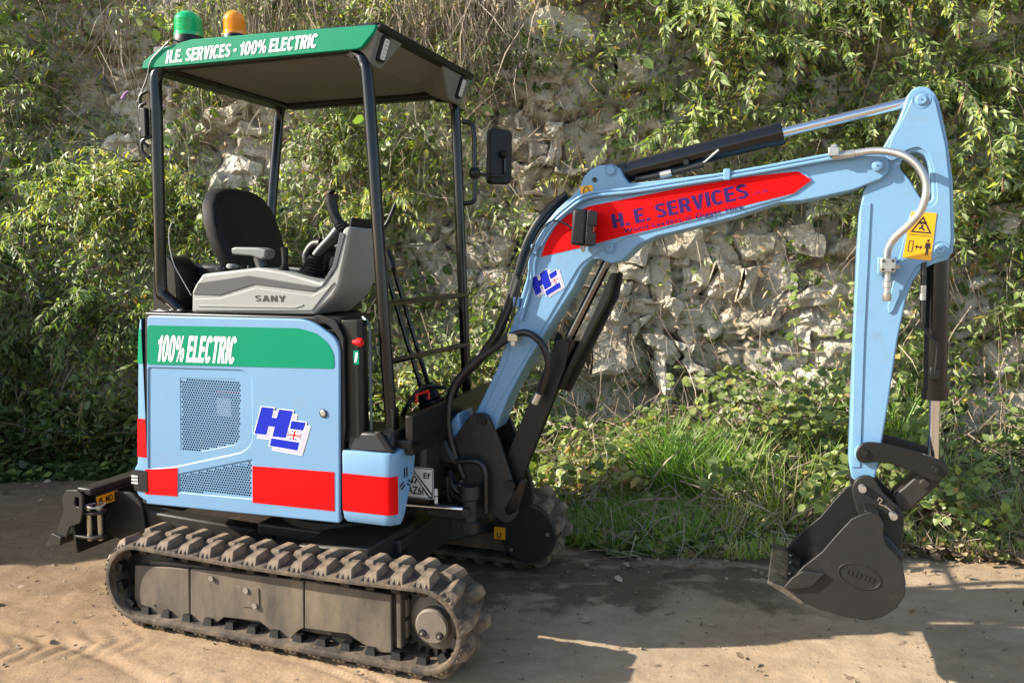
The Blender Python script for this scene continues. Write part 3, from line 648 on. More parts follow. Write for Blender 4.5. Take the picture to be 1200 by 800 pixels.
# beacons
def beacon(x, y, z, r, h, dm, lab):
    b = MB(); b.lathe([(0, 0), (r*.98, 0), (r, .006), (r, .032), (r*.94, .040), (0, .040)], (x, y, z), 'Z', 40); bo = b.build('beacon', satin, can, 30); bo['label'] = lab
    prof = [(0, .036), (r*.95, .036), (r*.97, .048)]
    for k in range(11):
        hh = .050+(h-.09)*k/10; rr = r*(.95-.03*k/10); prof += [(rr, hh), (rr*.975, hh+(h-.09)*.05)]
    for k in range(1, 9): a = math.pi/2*k/8; prof.append((max(r*.90*math.cos(a), 0), h-.04+.04*math.sin(a)))
    MB().lathe(prof, (x, y, z), 'Z', 40).build('beacon_dome', dm, bo, 40)
    MB().lathe([(0, .04), (r*.35, .04), (r*.35, h*.62), (0, h*.62)], (x, y, z), 'Z', 16).build('beacon_core', lens, bo)
    return bo
beacon(-.53, -.375, 2.348, .060, .142, gdome, 'green beacon at the back of the roof')
beacon(-.335, -.335, 2.348, .047, .135, odome, 'orange beacon in front of the green one')
cabl = [(-0.539,2.355),(-0.596,2.323),(-0.65,2.281),(-0.67,2.222),(-0.704,2.164),(-0.728,2.125)]
MB().tube([(cabl[0][0], -.40, 2.352)]+[(a, -.462, c) for a, c in cabl], .0028, 6).build('beacon_cable', rubberhose, can)
for k in range(5):
    zz = 2.13-.045*k
    MB().tube([(-.672-.012*math.sin(k), -.462, zz+.035), (-.700-.006*(k % 2), -.470, zz+.02), (-.706, -.468, zz-.02), (-.680, -.462, zz-.05)], .007, 8).build('cable_bundle', rubberhose, can)
MB().box(-.705, -.675, -.478, -.452, 1.98, 2.10).build('connector_box', darkp, can, 30, .005)
# mirror
mir = MB().tube([(.318, .455, 2.132), (.352, .475, 2.128), (.368, .48, 2.085), (.372, .48, 1.95), (.372, .48, 1.80), (.362, .475, 1.760), (.318, .455, 1.752)], .0115, 12).build('mirror_handle', black, can)
MB().lathe([(0, -.028), (.018, -.026), (.026, -.012), (.028, 0), (.026, .012), (.018, .026), (0, .028)], (.372, .48, 1.895), 'Z', 20).build('mirror_clamp', satin, mir)
MB().tube([(.372, .48, 1.893), (.42, .55, 1.890), (.462, .62, 1.895), (.470, .625, 1.915), (.470, .625, 1.995)], .0075, 10).build('mirror_arm', black, mir)
mfr = axes((.440, .625, 1.985), (.62, .78, 0), (0, 0, 1))
plate('mirror_head', rounded([(-.066, -.135), (.066, -.130), (.070, .128), (-.058, .135)], .030, 6), -.022, .018, darkp, mir, bev=.012, bres=4, frame=mfr)
MB().lathe([(0, 0), (.018, 0), (.018, .022), (0, .024)], (.462, .613, 1.995), 'X', 16).build('mirror_ball', satin, mir)

# ---------------- seat
seat = MB(); rings = []
back = [(.0, 0), (.55, .02), (.80, .10), (.97, .30), (1.0, .5), (.98, .7), (.88, .86), (.62, .97), (.3, 1.0), (0, 1.0)]
def backring(d, ins):
    o = []
    prof = [(.62, 0), (.78, .05), (.92, .2), (1.0, .42), (.99, .62), (.90, .80), (.72, .93), (.42, .995), (0, 1.01)]
    pp = prof+[(-a, b_) for a, b_ in reversed(prof[:-1])]
    for a, t in pp:
        yy = a*(.235-ins); zz = ins+t*(.40-ins*2)
        x = -.475-zz*.36+d-.03*(1-abs(a))**1*0+.02*(zz/.4)**2
        o.append((x, yy-.03, 1.405+zz))
    return o
seat.loft([backring(-.035, .035), backring(-.042, .012), backring(-.030, 0), backring(.012, 0), backring(.022, .006), backring(.020, .016), backring(.026, .024), backring(.030, .05), backring(.022, .10)])
st = seat.build('seat', vinyl, ex, 45); st['label'] = 'black vinyl operator seat'
MB().plan(rounded([(-.47, -.25), (-.02, -.24), (-.02, .19), (-.47, .20)], .06), 1.31, 1.40).build('seat_cushion', vinyl, st, 30, .025, 3)
MB().box(-.46, -.06, -.20, .16, 1.27, 1.31).build('seat_base', satin, st, 30, .01)
MB().plan(rounded([(-.69, -.13), (-.64, -.13), (-.60, .07), (-.66, .07)], .02), 1.61, 1.72).build('seat_adjuster', darkp, st, 30, .012)
# side box behind the seat
plate('tank_box', rounded([(-0.764,1.484),(-0.745,1.506),(-0.68,1.503),(-0.637,1.459),(-0.628,1.268),(-0.776,1.264)], .02), -.38, -.25, satin, ex, bev=.012)
MB().box(-.80, -.50, -.25, .42, 1.275, 1.47).build('rear_box', satin, ex, 30, .02)
MB().lathe([(0, -.012), (.013, -.012), (.016, -.004), (.016, 0), (0, 0)], (-.715, -.381, 1.355), 'Y', 20).build('box_latch', chrome, ex)
ant = [(a, -.40, c) for a, c in [(-0.619,1.658),(-0.648,1.609),(-0.648,1.538),(-0.629,1.466),(-0.596,1.413),(-0.546,1.339)]]
MB().tube(ant, .0018, 6).build('seat_wire', whitep, ex)
# ---------------- console
cp = [(-0.48,1.274),(-0.474,1.357),(-0.458,1.385),(-0.418,1.43),(-0.158,1.456),(-0.041,1.442),(0.13,1.4),(0.179,1.43),(0.199,1.468),(0.231,1.595),(0.246,1.609),(0.266,1.607),(0.264,1.589),(0.212,1.388),(0.185,1.346),(0.1,1.277)]
con = MB(); con.side(cp, -.478, -.215); con = con.build('control_console', beige, ex, 30, .010, 3); con['label'] = 'grey-beige control console on the near side'
plate('console_band', rounded([(-0.467,1.347),(-0.439,1.395),(-0.199,1.426),(-0.139,1.418),(0.1,1.386),(0.134,1.388),(0.188,1.465),(0.222,1.589),(0.244,1.582),(0.203,1.459),(0.149,1.391),(0.1,1.365),(-0.168,1.391),(-0.337,1.345)], .003), -.4815, -.474, greyp, con, bev=.002)
plate('console_lower_panel', rounded([(-0.459,1.33),(-0.333,1.335),(-0.16,1.378),(0.095,1.351),(0.164,1.382),(0.194,1.404),(0.094,1.293),(-0.462,1.281)], .006), -.483, -.474, beige, con, bev=.003)
plate('console_rib', rounded([(-0.437,1.306),(0.016,1.308),(0.055,1.318),(0.058,1.313),(0.02,1.301),(-0.437,1.299)], .001), -.486, -.480, beige, con, bev=.001)
cut_text('lettering', 'SANY', [(-0.165,1.324),(-1.423,2.591)][0], .143, .024, -.4838, inkm, con, gap=.09)
text_o = None

plate('screen_surround', [(0, 0), (.20, 0), (.20, .20), (0, .20)], -.01, .0, darkp, con, bev=.004, frame=axes((.193, -.225, 1.45), (0, -1, 0), (.04, 0, .19)))
plate('display_screen', rounded([(.02, .02), (.18, .02), (.18, .18), (.02, .18)], .01), .0, .002, mat('screen_glass', (.10, .105, .115), .12), con, bev=.0005, frame=axes((.193, -.225, 1.45), (0, -1, 0), (.04, 0, .19)))
b = MB(); b.plan([(.12, -.46), (.20, -.46), (.20, -.24), (.12, -.24)], 1.395, 1.405); b.build('tray', greyp, con, 30, .004)
# armrest
ar = [(-0.299,1.532),(-0.279,1.537),(-0.168,1.535),(-0.133,1.525),(-0.138,1.494),(-0.158,1.488),(-0.202,1.501),(-0.296,1.508)]
arm_ = plate('armrest', rounded(ar, .006), -.45, -.385, mat('armrest_grey', (.13, .14, .14), .5), con, bev=.007, bres=3)
MB().tube([(-.19, -.42, 1.50), (-.175, -.42, 1.455)], .022, 14, smooth=False).build('armrest_stalk', greyp, arm_)
MB().lathe([(0, 0), (.022, 0), (.022, .012), (.016, .018), (0, .018)], (-.32, -.42, 1.452), 'Z', 20).build('console_knob', beige, con)
for x in (-.24, -.27): MB().lathe([(0, 0), (.010, 0), (.008, .012), (0, .012)], (x+.02, -.44, 1.452), 'Z', 12).build('console_button', darkp, con)
# levers
def gaiter(nm, base, top, r0, r1, n=5, parent=con):
    b0 = Vector(base); t0 = Vector(top); P = []; rr = []
    b = MB(); rings = []; t = (t0-b0).normalized(); a = t.cross(Vector((0, 1, 0))).normalized(); u = a.cross(t)
    for k in range(n*2+1):
        f_ = k/(n*2); r = (r0+(r1-r0)*f_)*(1 if k % 2 == 0 else .80); c = b0.lerp(t0, f_)
        rings.append([c+a*r*math.cos(6.2832*q/18)+u*r*math.sin(6.2832*q/18) for q in range(18)])
    b.loft(rings); return b.build(nm, darkp, parent, 60)
lv = gaiter('lever_gaiter', (-.072, -.42, 1.430), (-.068, -.42, 1.468), .030, .014)
MB().tube([(-.068, -.42, 1.462), (-.066, -.42, 1.50), (-.068, -.42, 1.535)], (.011, .015), 12).build('small_lever', darkp, lv)
j1 = gaiter('joystick_gaiter', (.015, -.36, 1.425), (.03, -.35, 1.50), .060, .030, 6)
MB().tube([(.03, -.35, 1.50), (.055, -.34, 1.53), (.09, -.33, 1.565), (.12, -.32, 1.60)], (.020, .028), 14).build('joystick_grip', satin, j1)
j2 = gaiter('joystick_gaiter', (.12, -.26, 1.56), (.085, -.25, 1.63), .052, .028, 5)
MB().tube([(.088, -.25, 1.62), (.06, -.25, 1.66), (.045, -.25, 1.71), (.045, -.25, 1.75)], (.020, .026), 14).build('joystick_grip', satin, j2)
MB().box(.02, .20, -.30, -.20, 1.40, 1.56).build('lever_pod', darkp, con, 30, .02)
MB().tube([(.045, -.25, 1.755), (.038, -.25, 1.765)], (.020, .010), 12, smooth=False).build('grip_cap', satin, con)
for dx_, dz_ in ((-.018, .012), (-.018, -.006)):
    MB().lathe([(0, 0), (.005, 0), (.004, .006), (0, .006)], (.045+dx_, -.262, 1.735+dz_), 'Z', 8).build('grip_button', redp if dz_ > 0 else whitep, con)
MB().tube([(-.02, -.33, 1.44), (-.035, -.32, 1.50), (-.005, -.31, 1.545), (.03, -.31, 1.55)], (.016, .024), 12).build('blade_lever', satin, con)
gaiter('lever_gaiter', (-.015, -.33, 1.425), (-.025, -.325, 1.475), .034, .016)
for k_ in range(4):
    MB().lathe([(0, 0), (.009, 0), (.009, .005), (.006, .007), (0, .007)], (-.36+.035*k_, -.455, 1.446+.004*k_), 'Z', 12).build('console_switch', darkp if k_ % 2 else greyp, con)
MB().tube([(.30, -.30, 1.60), (.33, -.30, 1.64), (.36, -.30, 1.70)], .008, 8).build('side_lever', darkp, con)
# travel levers on the floor
for dy_, dx_ in ((.16, 0), (.24, -.02)):
    MB().tube([(.255, dy_+.02, .82), (.20, dy_, 1.02), (.10, dy_-.03, 1.38), (.085, dy_-.05, 1.46)], .011, 10).build('travel_lever', black, ex)
    MB().tube([(.085, dy_-.05, 1.45), (.055, dy_-.05, 1.53)], .016, 10, smooth=False).build('lever_grip', darkp, ex)
    gaiter('lever_gaiter', (.26, dy_+.02, .81), (.235, dy_+.01, .92), .05, .018, 5, ex)
for y_ in (.02, .12): MB().hexa([(.36, y_, .83), (.46, y_, .83), (.46, y_+.07, .83), (.36, y_+.07, .83), (.40, y_, .90), (.47, y_, .86), (.47, y_+.07, .86), (.40, y_+.07, .90)]).build('foot_pedal', satin, ex, 30, .004)
MB().tube([(.43, -.28, .92), (.43, -.28, .955), (.43, -.17, .955), (.43, -.17, .92)], .006, 8, smooth=False).build('lock_handle', redp, ex)
MB().tube([(.25, -.05, .82), (.28, -.04, .88), (.30, .05, .93), (.36, .14, .92)], .010, 8).build('floor_hose', rubberhose, ex)

# ---------------- boom
bo_out = [(0.565,0.8),(0.608,0.878),(0.695,1.052),(0.775,1.28),(0.819,1.417),(0.836,1.515),(0.878,1.608),(0.941,1.68),(1.009,1.737),(1.036,1.769),(1.049,1.804),(1.076,1.829),(1.109,1.844),(1.156,1.845),(1.189,1.831),(1.205,1.799),(1.225,1.773),(1.3,1.777),(1.608,1.804),(1.896,1.834),(2.005,1.853),(2.086,1.847),(2.111,1.831),(2.122,1.808),(2.118,1.78),(2.095,1.758),(2.01,1.725),(1.9,1.702),(1.844,1.692),(1.764,1.687),(1.612,1.639),(1.43,1.595),(1.335,1.574),(1.265,1.543),(1.223,1.504),(1.2,1.482),(1.16,1.472),(1.117,1.488),(1.086,1.488),(1.053,1.455),(1.012,1.375),(0.936,1.26),(0.83,1.093),(0.746,0.943),(0.683,0.794),(0.638,0.762),(0.588,0.765)]
boom = plate('boom', bo_out, -.070, .070, bluesteel, ex, bev=.006, bres=3)
boom['label'] = 'light blue cranked boom with a red stripe'
plate('boom_face', rounded([(0.631,0.858),(0.721,1.046),(0.801,1.27),(0.858,1.441),(0.9,1.541),(0.983,1.646),(1.071,1.7),(1.203,1.723),(1.426,1.761),(1.668,1.792),(1.829,1.808),(1.878,1.765),(1.815,1.713),(1.642,1.666),(1.429,1.62),(1.222,1.572),(1.106,1.514),(1.039,1.468),(0.971,1.355),(0.83,1.12),(0.721,0.941),(0.668,0.846)], .02), -.0745, -.068, bluesteel, boom, bev=.0025)
film('red_band', [(0.88,1.498),(0.901,1.555),(0.939,1.614),(0.987,1.659),(1.072,1.69),(1.237,1.718),(1.427,1.751),(1.668,1.783),(1.827,1.795),(1.873,1.764),(1.815,1.719),(1.671,1.686),(1.43,1.626),(1.206,1.575),(1.07,1.54)], red, y=-.0757, par=boom, r=.004)
a_ = math.atan2(1.708-1.605, 1.670-1.165)
cut_text('lettering', 'H. E. SERVICES', [(1.17,1.604),(-1.922,2.759)][0], .505, .054, -.0768, purple, boom, ang=a_+R(.3), gap=.07)
text('lettering', 'World Leaders in Digger Hire', [(1.213,1.58),(-1.922,2.759)][0], .440, .0235, -.0768, purple, boom, ang=a_-R(.6), bold=0, strong=.016, spacing=1.14)
text('lettering', '.co.uk', [(1.673,1.716),(-1.922,2.759)][0], .06, .011, -.0768, purple, boom, ang=a_, bold=.01)
lo = [(0.948,1.324),(0.859,1.391)][0]
logo(([(0.923,1.317),(-1.924,2.76)][0][0]-.045, [(0.923,1.317),(-1.924,2.76)][0][1]-.0), .135, .120, R(36), -.0755, boom)
for q_ in [(1.157,1.829),(1.078,1.761),(1.017,1.399)]: pass
PB = [(1.156,1.823),(1.156,1.534),(2.082,1.804),(0.857,1.558)]
for (x, z), r in ((PB[0], .015), (PB[1], .016)):
    MB().lathe([(0, -.006), (r, -.006), (r+.002, -.003), (r+.002, 0), (0, 0)], (x, -.0705, z), 'Y', 24).build('pin_cap', bluesteel, boom)
    MB().lathe([(0, -.0015), (.002, -.0015), (.002, 0), (0, 0)], (x, -.0765, z), 'Y', 8).build('pin_dimple', inkm, boom)
MB().lathe([(0, -.004), (.009, -.004), (.009, 0), (0, 0)], ([(1.093,1.79),(-1.93,2.761)][0][0], -.0705, [(1.093,1.79),(-1.93,2.761)][0][1]), 'Y', 20).build('plug', steelk, boom)
(x, z) = PB[2]
MB().lathe([(0, -.017), (.012, -.017), (.018, -.014), (.018, 0), (0, 0)], (x, -.0705, z), 'Y', 28).build('pivot_cap', bluesteel, boom)
MB().lathe([(0, -.0015), (.0025, -.0015), (.0025, 0), (0, 0)], (x, -.0875, z), 'Y', 8).build('pin_dimple', inkm, boom)
plate('ear_sticker', [(1.034,1.766),(1.084,1.771),(1.091,1.729),(1.044,1.723)], -.0722, -.0705, yellow, boom, bev=.0002)
MB().tube([(a, -.074, c) for a, c in [(1.051,1.736),(1.051,1.755),(1.061,1.765),(1.071,1.755),(1.075,1.739)]], .0014, 6).build('sticker_lifting_hook', inkm, boom)
# blue pipes along the boom
for k_, off in enumerate((0, .016)):
    pp = [(0.792,1.258),(0.834,1.401),(0.841,1.501),(0.904,1.614),(0.987,1.691),(1.074,1.738),(1.239,1.752),(1.428,1.775),(1.668,1.806),(1.895,1.841),(1.964,1.85)]
    MB().tube([(a+off*.5, -.084-.004*k_, c-off*.8) for a, c in pp], .0066, 8).build('boom_pipe', bluesteel, boom)
for q_ in [(0.857,1.535),(1.586,1.799),(0.782,1.326)]:
    MB().box(q_[0]-.012, q_[0]+.012, -.098, -.070, q_[1]-.028, q_[1]+.012).build('pipe_clamp', bluesteel, boom, 30, .003)
q_ = [(1.941,1.855),(-1.893,2.749)][0]
MB().box(q_[0]-.017, q_[0]+.017, -.112, -.080, q_[1]-.016, q_[1]+.014).build('pipe_clamp', zinc, boom, 30, .003)
MB().cyl((q_[0], -.096, q_[1]+.012), (q_[0], -.096, q_[1]+.024), .010, seg=6).build('clamp_bolt', zinc, boom)
# work lamp on the boom
lx, lz = [(1.061,1.607),(-1.868,2.741)][0]
lamp = MB(); Mx = Matrix.Translation((lx, -.128, lz)) @ Matrix.Rotation(R(4), 4, 'Y') @ Matrix.Rotation(R(6), 4, 'Z')
lamp.box(-.036, .022, -.038, .038, -.068, .068, M=Mx); lamp = lamp.build('work_lamp', darkp, boom, 30, .012, 3)
b = MB(); b.box(.020, .045, -.038, .040, -.066, .066, M=Mx); b.build('lamp_bezel', darkp, lamp, 30, .004)
b = MB(); b.box(.0445, .0475, -.030, .032, -.055, .055, M=Mx); b.build('lamp_lens', mat('lamp_lens_red_tint', (.35, .10, .10), .12, var=.5, vscale=90), lamp, 0)
for k_ in range(4):
    b = MB(); b.box(.0475, .050, -.030, .032, -.045+.026*k_, -.041+.026*k_, M=Mx); b.build('lens_rib', darkp, lamp, 0)
b = MB(); b.box(.022, .060, -.041, -.037, .010, .062, M=Mx); b.box(.022, .060, -.041, -.037, -.062, -.018, M=Mx); b.build('lamp_bracket', darkp, lamp, 30, .002)
MB().tube([(lx, -.12, lz-.066), (lx+.003, -.12, lz-.092)], (.012, .005), 8, smooth=False).build('lamp_stud', zinc, lamp)
wp = [(a, -.10, c) for a, c in [(1.019,1.602),(0.984,1.625),(0.936,1.636),(0.895,1.607),(0.853,1.535),(0.804,1.401),(0.768,1.265),(0.724,1.161),(0.621,1.074),(0.537,0.996)]]
MB().tube([(lx-.03, -.13, lz)]+wp, .0042, 8).build('lamp_cable', rubberhose, boom)
# hose bundles
hp = [(0.562,0.591),(0.517,0.731),(0.503,0.855),(0.527,0.98),(0.614,1.076),(0.703,1.138),(0.779,1.188),(0.847,1.2),(0.903,1.162),(0.928,1.085),(0.904,1),(0.886,0.951)]
MB().tube([(a, -.118-.02*math.sin(k), c) for k, (a, c) in enumerate(hp)], .014, 12).build('hydraulic_hose', rubberhose, boom)
MB().cyl((hp[-1][0], -.118, hp[-1][1]+.01), (hp[-1][0]-.018, -.118, hp[-1][1]-.03), .016).build('hose_fitting', zinc, boom)
hp2 = [(0.535,0.577),(0.492,0.703),(0.465,0.813),(0.477,0.917),(0.545,1.015),(0.626,1.098),(0.687,1.186),(0.732,1.293),(0.776,1.416),(0.824,1.553),(0.895,1.672),(0.976,1.75)]
for k_ in range(7):
    MB().tube([(a-.012*k_*.5+.008*math.sin(i+k_), .02*k_-.06, c+.012*math.sin(i*.7+k_)) for i, (a, c) in enumerate(hp2[:(12 if 1 < k_ < 5 else 9)])], .0125, 10).build('hydraulic_hose', rubberhose, boom)
q_ = [(0.779,1.178),(-1.868,2.741)][0]
MB().box(q_[0]-.022, q_[0]+.022, -.130, -.072, q_[1]-.014, q_[1]+.018).build('hose_clamp', brass, boom, 30, .004)
MB().lathe([(0, -.010), (.010, -.010), (.012, 0), (0, 0)], (q_[0]+.006, -.128, q_[1]-.020), 'Y', 12).build('clamp_bolt', zinc, boom)
# boom cylinder with guard
P0 = [(0.721,0.458),(1.144,1.528)]
def lerp2(a, b_, t, y): return (a[0]+(b_[0]-a[0])*t, y, a[1]+(b_[1]-a[1])*t)
cyl = MB(); c0, c1 = [(0.732,0.576),(0.966,1.153)]
cyl.cyl((c0[0], 0, c0[1]), (c1[0], 0, c1[1]), .046); cyl.cyl((c1[0]-.004, 0, c1[1]-.01), (c1[0]+.012, 0, c1[1]+.03), .052)
bcy = cyl.build('boom_cylinder', black, ex, 30)
r0, r1 = [(0.963,1.146),(1.131,1.481)]
MB().cyl((r0[0], 0, r0[1]), (r1[0], 0, r1[1]), .019).build('cylinder_rod', mat('rod_dark_reflection', (.16, .155, .15), .22, metal=1), bcy)  # bright rod with its dark reflection put into the base colour
gq = [(0.686,0.587),(0.941,1.171),(0.997,1.166),(0.977,1.063),(0.784,0.56),(0.747,0.477)]
plate('cylinder_cover', rounded(gq, .008), -.062, -.045, satin, bcy, bev=.004)
gq = [(0.894,1.018),(1.045,1.185),(1.133,1.434),(1.158,1.427),(1.155,1.349),(0.968,0.936),(0.92,0.941)]
plate('rod_guard', rounded([(1.165,1.442),(1.182,1.432),(1.166,1.341),(0.968,0.944),(0.921,0.963),(0.935,1.019),(1.091,1.3)], .008), .045, .062, satin, bcy, bev=.004)
plate('rod_guard_web', rounded([(1.152,1.435),(1.165,1.435),(1.146,1.341),(0.953,0.964),(0.935,0.97),(1.091,1.3)], .004), -.03, .045, satin, bcy, bev=.003)
cy_b = [(0.694,0.433),(0.778,0.58)]
MB().box(.62, .73, -.05, .05, .40, .52).build('cylinder_foot', satin, bcy, 30, .02)
plate('lower_guard', rounded([(0.812,0.609),(0.834,0.6),(0.794,0.472),(0.757,0.451),(0.739,0.474)], .008), -.118, -.09, black, bcy, bev=.004)

# arm cylinder
a0, a1, a2 = [(1.14,1.808),(1.769,1.941),(2.222,2.032)]
acy = MB(); mid = lerp2(a0, a1, .06, 0); acy.cyl(mid, (a1[0], 0, a1[1]), .040, seg=32)
acy.cyl((a1[0]-.05, 0, a1[1]-.012), (a1[0]+.002, 0, a1[1]), .0435, seg=32); acy.cyl(mid, (mid[0]+.03, 0, mid[2]+.006), .0435, seg=32)
acy = acy.build('arm_cylinder', black, ex, 30)
MB().cyl((a1[0], 0, a1[1]), (a2[0], 0, a2[1]), .0185).build('cylinder_rod', chrome, acy)
fe = [(1.246,1.787),(1.333,1.8),(1.421,1.816),(1.496,1.835),(1.553,1.882),(1.562,1.891)]
MB().tube([(a, -.046, c) for a, c in fe[:4]], .011, 10).build('cylinder_hose', rubberhose, acy)
MB().tube([(a, -.046, c) for a, c in [(1.477,1.836),(1.502,1.844),(1.55,1.885)]], .004, 8, smooth=False).build('steel_pipe', zinc, acy)
q1, q2 = [(1.34,1.8),(1.381,1.808)]
MB().cyl((q1[0], -.048, q1[1]), (q2[0], -.048, q2[1]), .014, seg=12).build('hose_fitting', zinc, acy)
MB().lathe([(0, -.012), (.010, -.012), (.012, 0), (0, 0)], ([(1.434,1.846),(-1.954,2.77)][0][0], -.040, [(1.434,1.846),(-1.954,2.77)][0][1]), 'Y', 12).build('port_plug', satin, acy)

# ---------------- stick
st_out = [(2.159,2.003),(2.166,2.034),(2.181,2.055),(2.203,2.065),(2.229,2.06),(2.251,2.039),(2.265,2.008),(2.293,1.895),(2.317,1.754),(2.332,1.556),(2.329,1.511),(2.312,1.485),(2.272,1.471),(2.236,1.453),(2.211,1.412),(2.193,1.348),(2.172,1.206),(2.15,0.965),(2.13,0.78),(2.121,0.718),(2.1,0.691),(2.067,0.688),(2.043,0.711),(2.033,0.757),(2.032,1.019),(2.032,1.381),(2.033,1.647),(2.043,1.719),(2.087,1.842),(2.121,1.909),(2.146,1.959)]
hole = spl([(2.208,1.846),(2.232,1.83),(2.247,1.785),(2.258,1.714),(2.256,1.688),(2.241,1.68),(2.22,1.7),(2.186,1.758),(2.155,1.799),(2.172,1.839),(2.19,1.846)], 3)
stick = plate('stick', st_out, -.054, .054, bluesteel, ex, holes=[hole], bev=.006, bres=3); stick['label'] = 'light blue dipper arm hanging from the boom'
plate('stick_flange', rounded([(2.156,1.958),(2.184,2.029),(2.22,2.038),(2.252,2.014),(2.289,1.867),(2.308,1.74),(2.321,1.556),(2.316,1.505),(2.265,1.488),(2.219,1.465),(2.166,1.347),(2.152,1.306),(2.139,1.3),(2.135,1.323),(2.165,1.499),(2.191,1.638),(2.216,1.66),(2.257,1.662),(2.272,1.682),(2.27,1.722),(2.256,1.795),(2.239,1.841),(2.207,1.865),(2.171,1.855),(2.146,1.828),(2.125,1.818),(2.108,1.841),(2.127,1.903)], .012), -.061, -.052, bluesteel, stick, bev=.0025)
plate('stick_edge_strip', rounded([(2.037,1.676),(2.069,1.681),(2.066,1.202),(2.07,0.751),(2.042,0.749),(2.033,1.201)], .003), -.058, -.052, bluesteel, stick, bev=.002)
SP = [(2.21,2.018),(2.289,1.522),(2.081,0.803),(2.077,0.698)]
for (x, z), r in ((SP[0], .018), (SP[1], .017)):
    MB().lathe([(0, -.006), (r-.004, -.007), (r, -.003), (r, 0), (0, 0)], (x, -.0612, z), 'Y', 28).build('pin_cap', bluesteel, stick)
    MB().lathe([(0, -.0015), (.0022, -.0015), (.0022, 0), (0, 0)], (x, -.0680, z), 'Y', 8).build('pin_dimple', inkm, stick)
wq = [(2.195,1.649),(2.273,1.642),(2.262,1.482),(2.175,1.494)]
ws = plate('warning_sticker', rounded(wq, .004), -.0632, -.0613, yellow, stick, bev=.0002)
def WQ(s, t):  # bilinear on sticker, t from top
    a, b_, c, d = wq; return tuple((1-s)*(1-t)*a[i]+s*(1-t)*b_[i]+s*t*c[i]+(1-s)*t*d[i] for i in (0, 1))
def ink(nm, pts, holes=(), lv=0): return plate(nm, [WQ(*q) for q in pts], -.0639-lv, -.0634-lv, inkm if lv == 0 else yellow, ws, bev=0, holes=[[WQ(*q) for q in h] for h in holes])
ink('warning_triangle', [(.5, .08), (.90, .44), (.10, .44)], [[(.5, .14), (.80, .41), (.20, .41)]])
ink('falling_load', [(.34, .20), (.66, .20), (.66, .25), (.34, .25)])
ink('bent_figure', [(.46, .26), (.56, .27), (.55, .33), (.66, .37), (.60, .39), (.50, .35), (.42, .37), (.38, .33), (.48, .32)])
ink('sticker_line', [(.04, .485), (.96, .485), (.96, .497), (.04, .497)])
ink('load_box', [(.12, .62), (.30, .62), (.30, .86), (.12, .86)], [[(.15, .635), (.27, .635), (.27, .845), (.15, .845)]])
ink('arrow', [(.36, .74), (.44, .69), (.44, .725), (.56, .725), (.56, .69), (.64, .74), (.56, .79), (.56, .755), (.44, .755), (.44, .79)])
ink('standing_figure', [(.74, .63), (.90, .63), (.93, .75), (.89, .76), (.87, .68), (.86, .90), (.83, .90), (.82, .78), (.80, .90), (.77, .90), (.77, .68), (.75, .76), (.71, .75)])
ink('figure_head', [(.79, .56), (.85, .56), (.865, .59), (.85, .615), (.79, .615), (.775, .59)])
# pin boss at the foot of the stick
(x, z) = SP[2]; MB().lathe([(0, -.078), (.030, -.078), (.034, -.07), (.034, .07), (.030, .078), (0, .078)], (x, 0, z), 'Y', 28).build('pin_boss', bluesteel, stick)
# armoured hose
hz = [(a, y_, c) for (a, c), y_ in zip([(1.997,1.846),(2.068,1.852),(2.121,1.844),(2.165,1.825),(2.202,1.79),(2.225,1.742),(2.227,1.692),(2.212,1.64),(2.18,1.598),(2.143,1.559),(2.126,1.522),(2.122,1.488)], (-.09, -.10, -.115, -.13, -.14, -.145, -.145, -.14, -.13, -.115, -.10, -.095))]
P = catmull(hz, 16); b = MB(); rings = []; up = Vector((0, 1, 0))
for i, q in enumerate(P):
    t = (P[min(i+1, len(P)-1)]-P[max(i-1, 0)]).normalized(); a = t.cross(Vector((0, 1, 0))).normalized(); u = a.cross(t)
    r = .0135 if i % 2 else .0118
    rings.append([q+a*r*math.cos(6.2832*k/12)+u*r*math.sin(6.2832*k/12) for k in range(12)])
b.loft(rings); ah = b.build('armoured_hose', zinc, stick, 60)
h0 = hz[0]; MB().cyl((h0[0]-.06, -.088, h0[2]-.006), (h0[0]+.01, -.090, h0[2]), .015, seg=12).build('hose_end', zinc, stick)
(x, z) = [(2.126,1.465),(-1.899,2.751)][0]
MB().cyl((x, -.095, z+.055), (x, -.095, z+.018), .011, seg=12).build('hose_end', zinc, stick)
vb = MB().box(x-.024, x+.024, -.118, -.072, z-.022, z+.026).build('valve_block', zinc, stick, 30, .004)
for sx in (-.015, .015):
    for sz in (-.012, .017): MB().lathe([(0, -.004), (.005, -.004), (.005, 0), (0, 0)], (x+sx, -.118, z+sz), 'Y', 6).build('bolt', steelk, vb)
MB().cyl((x+.024, -.095, z+.0), (x+.038, -.095, z), .010, seg=6).build('valve_nut', zinc, vb)
b = MB(); b.lathe([(0, -.10), (.012, -.10), (.015, -.095), (.015, -.075), (.011, -.072), (.011, -.055), (.015, -.052), (.015, -.035), (.010, -.03), (.010, 0), (0, 0)], (x+.002, -.095, z-.02), 'Z', 16); b.build('quick_coupler', zinc, vb)
MB().box(x-.030, x+.030, -.073, -.060, z-.03, z+.03).build('valve_mount', bluesteel, stick, 30, .003)

